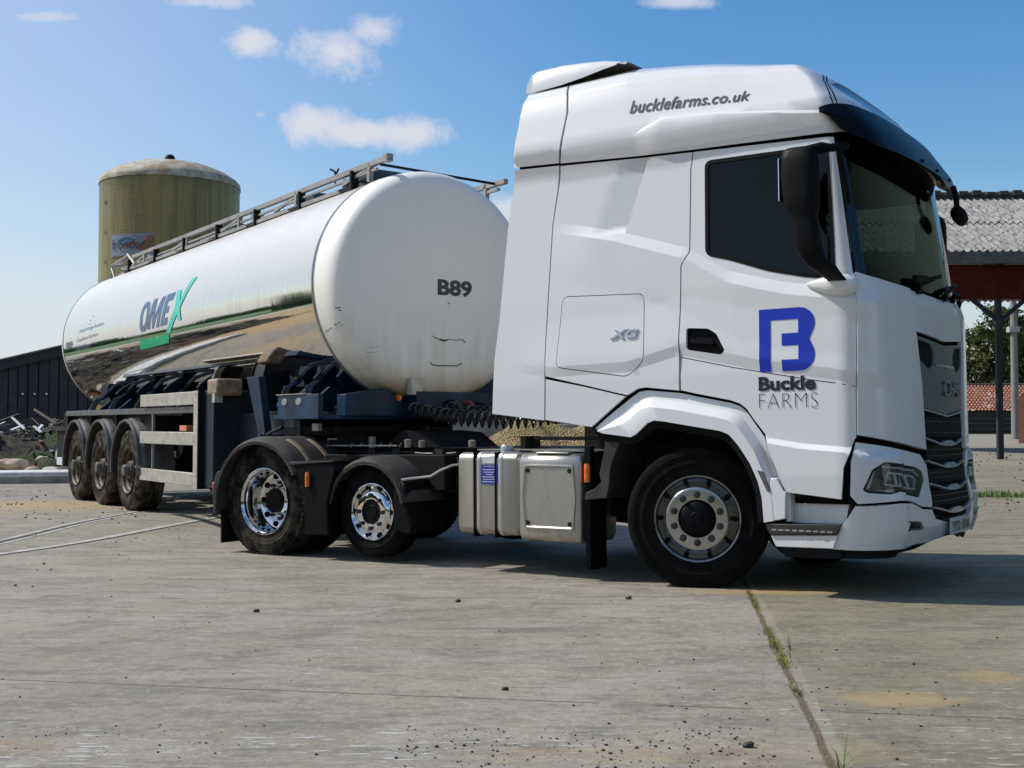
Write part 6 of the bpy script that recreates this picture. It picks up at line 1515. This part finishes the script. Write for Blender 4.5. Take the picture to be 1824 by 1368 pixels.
# trees --------------------------------------------------------------------
def leaf_crown(name, cen, rad3, nclump, nleaf, size, mats, parent, seed, hollow=.35, twig=True):
    rr = random.Random(seed); mb = MB(); cx, cy, cz = cen; rx, ry, rz = rad3
    for c_ in range(nclump):
        while True:
            p = Vector((rr.uniform(-1, 1), rr.uniform(-1, 1), rr.uniform(-1, 1)))
            if hollow < p.length < 1: break
        q = Vector((cx + p.x * rx, cy + p.y * ry, cz + p.z * rz)); cr_ = rr.uniform(.10, .24) * min(rx, rz); mi = rr.choice(range(len(mats)))
        for _ in range(nleaf):
            d = Vector((rr.gauss(0, 1), rr.gauss(0, 1), rr.gauss(0, .8))) * cr_ * .55; o = q + d; a = Vector((rr.gauss(0, 1), rr.gauss(0, 1), rr.gauss(0, 1))).normalized(); b = a.cross(Vector((rr.gauss(0, 1), rr.gauss(0, 1), rr.gauss(0, 1)))).normalized(); s_ = size * rr.uniform(.6, 1.3)
            mb.add([o + a * s_, o + b * s_ * .55, o - a * s_, o - b * s_ * .55], [(0, 1, 2, 3)], mi)
    return mb.build(name, mats, parent, smooth=False)
T1 = leafm('leaf_olive', (.065, .085, .02)); T2 = leafm('leaf_dark', (.03, .05, .012)); T3 = leafm('leaf_yellow_green', (.11, .12, .03))
BARK = simple('bark', (.06, .045, .035), .9, var=.3, bump=.5, bscale=30)
def tree(x, y, h, r, lab, seed, dens=1.0, leaf=.16, kind='bush'):
    rr = random.Random(seed); z = ground_z(x, y); e = empty('tree', (x, y, z)); tag(e, lab, 'tree', 'trees beyond the pantiled building')
    tk = MB(); tk.tube([(0, 0, -.3), (.1, 0, h * .3), (0, .1, h * .62)], [.22, .16, .08], 8)
    for k in range(26):
        t = rr.uniform(0, 2 * PI); z0 = h * rr.uniform(.12, .5); L = r * rr.uniform(.6, 1.08); ze = z0 + h * rr.uniform(.2, .55)
        m_ = (math.cos(t) * L * .5, math.sin(t) * L * .5, (z0 + ze) / 2 + .2); en = (math.cos(t) * L, math.sin(t) * L, min(ze, h * 1.0)); tk.tube([(0, 0, z0), m_, en], [.07, .04, .012], 5)
        for j in range(3): tk.tube([m_, (m_[0] + rr.uniform(-1, 1) * r * .4, m_[1] + rr.uniform(-1, 1) * r * .4, m_[2] + rr.uniform(.2, .5) * r)], [.025, .008], 4)
    tk.build('trunk', BARK, e)
    leaf_crown('crown', (0, 0, h * .56), (r, r * .8, h * .46), int(120 * dens), 60, leaf, [T1, T2, T3, T1], e, seed + 1, .2)
for i, (x, y, h, r, lab) in enumerate(((40.5, 112, 9.0, 3.6, 'bushy olive tree left of the barn post, beyond the pantiled roof'), (45.5, 110, 11.5, 3.8, 'taller thin-leaved tree at the right, beyond the pantiled roof'), (36.5, 115, 7.5, 3.2, 'smaller tree mostly hidden by the lorry front'), (52, 114, 12, 4.5, 'large tree beyond the open barn, outside the right edge'))): tree(x, y, h, r, lab, 50 + i * 7, 1.5, .22)
# hedgerow and tree belt on the camera's side of the yard: it shows only as reflections in the tank and paint
def belt(name, lab, x0, x1, y, h, seed, n_):
    e = empty(name, ((x0 + x1) / 2, y, 0)); tag(e, lab, 'hedge'); rr = random.Random(seed); vs = []; A, B_ = n_, 10
    for i in range(A + 1):
        x = x0 + (x1 - x0) * i / A - (x0 + x1) / 2; hh = h * (.72 + .2 * math.sin(i * .37 + seed) + .14 * math.sin(i * 1.13) + .08 * rr.uniform(-1, 1))
        for j in range(B_ + 1):
            t = PI * j / B_; vs.append((x + rr.uniform(-.3, .3), -3.0 * math.cos(t) + rr.uniform(-.4, .4), hh * math.sin(t) ** .6 * (1 + rr.uniform(-.05, .05)) - .3))
    fs = [(i * (B_ + 1) + j, i * (B_ + 1) + j + 1, (i + 1) * (B_ + 1) + j + 1, (i + 1) * (B_ + 1) + j) for i in range(A) for j in range(B_)]
    me = bpy.data.meshes.new('foliage'); me.from_pydata(vs, [], fs); n = N('hedge_mass'); f1 = n.noise(.9, 8, .75); link('foliage', me, n.fin(n.mix(n.ramp(f1, .38, .62), (.03, .07, .016), (.09, .17, .04)), .9, 0, n.bump(n.noise(2.5, 6, .7), 1, .4)), e, sharp=180)
    return e
belt('hedgerow', 'long green hedgerow behind the camera across the yard', -120, 120, -40, 10.5, 3, 300)
bb_ = belt('hedgerow', 'green hedgerow running away on the left behind the camera', -70, 30, 0, 8.0, 5, 140); bb_.location = (-58, -10, 0); bb_.rotation_euler = (0, 0, rad(75))
b3_ = belt('hedgerow', 'low green hedgerow along the field edge, out of frame on the left', -60, 60, 0, 4.0, 9, 160); b3_.location = (-78, 62, 0); b3_.rotation_euler = (0, 0, rad(48))

# tall sheet-clad grain store just outside the frame on the right: the windscreen mirrors it
GS = empty('grain_store', (14.6, 16.0, 0), (0, 0, rad(-6))); tag(GS, 'tall grey-green sheet-clad grain store beyond the right edge, mirrored in the windscreen', 'grain store')
mb = MB(); rows_ = []
for i in range(700):
    yv = -10 + 20 * i / 699; h = .06 * math.sin(2 * PI * yv / .40); rows_.append([(h, yv, -.2), (h, yv, 8.0)])
mb.loft(rows_, closed=False); mb.build('wall_cladding', simple('grey_green_sheet', (.06, .10, .08), .6, var=.2), GS, sharp=60)
mb = MB(); mb.box(.06, 9, -9.9, 9.9, -.2, 7.95); mb.build('store_body', simple('store_grey', (.15, .17, .16), .8), GS)
mb = MB(); mb.prism([(-.4, 7.95), (9.4, 7.95), (4.5, 10.6)], -10.2, 10.2); mb.build('store_roof', CEM, GS)
MB().box(-.06, -.02, -2.4, 2.4, 0, 5.2).build('sliding_door', simple('door_sheet', (.03, .04, .04), .6), GS)
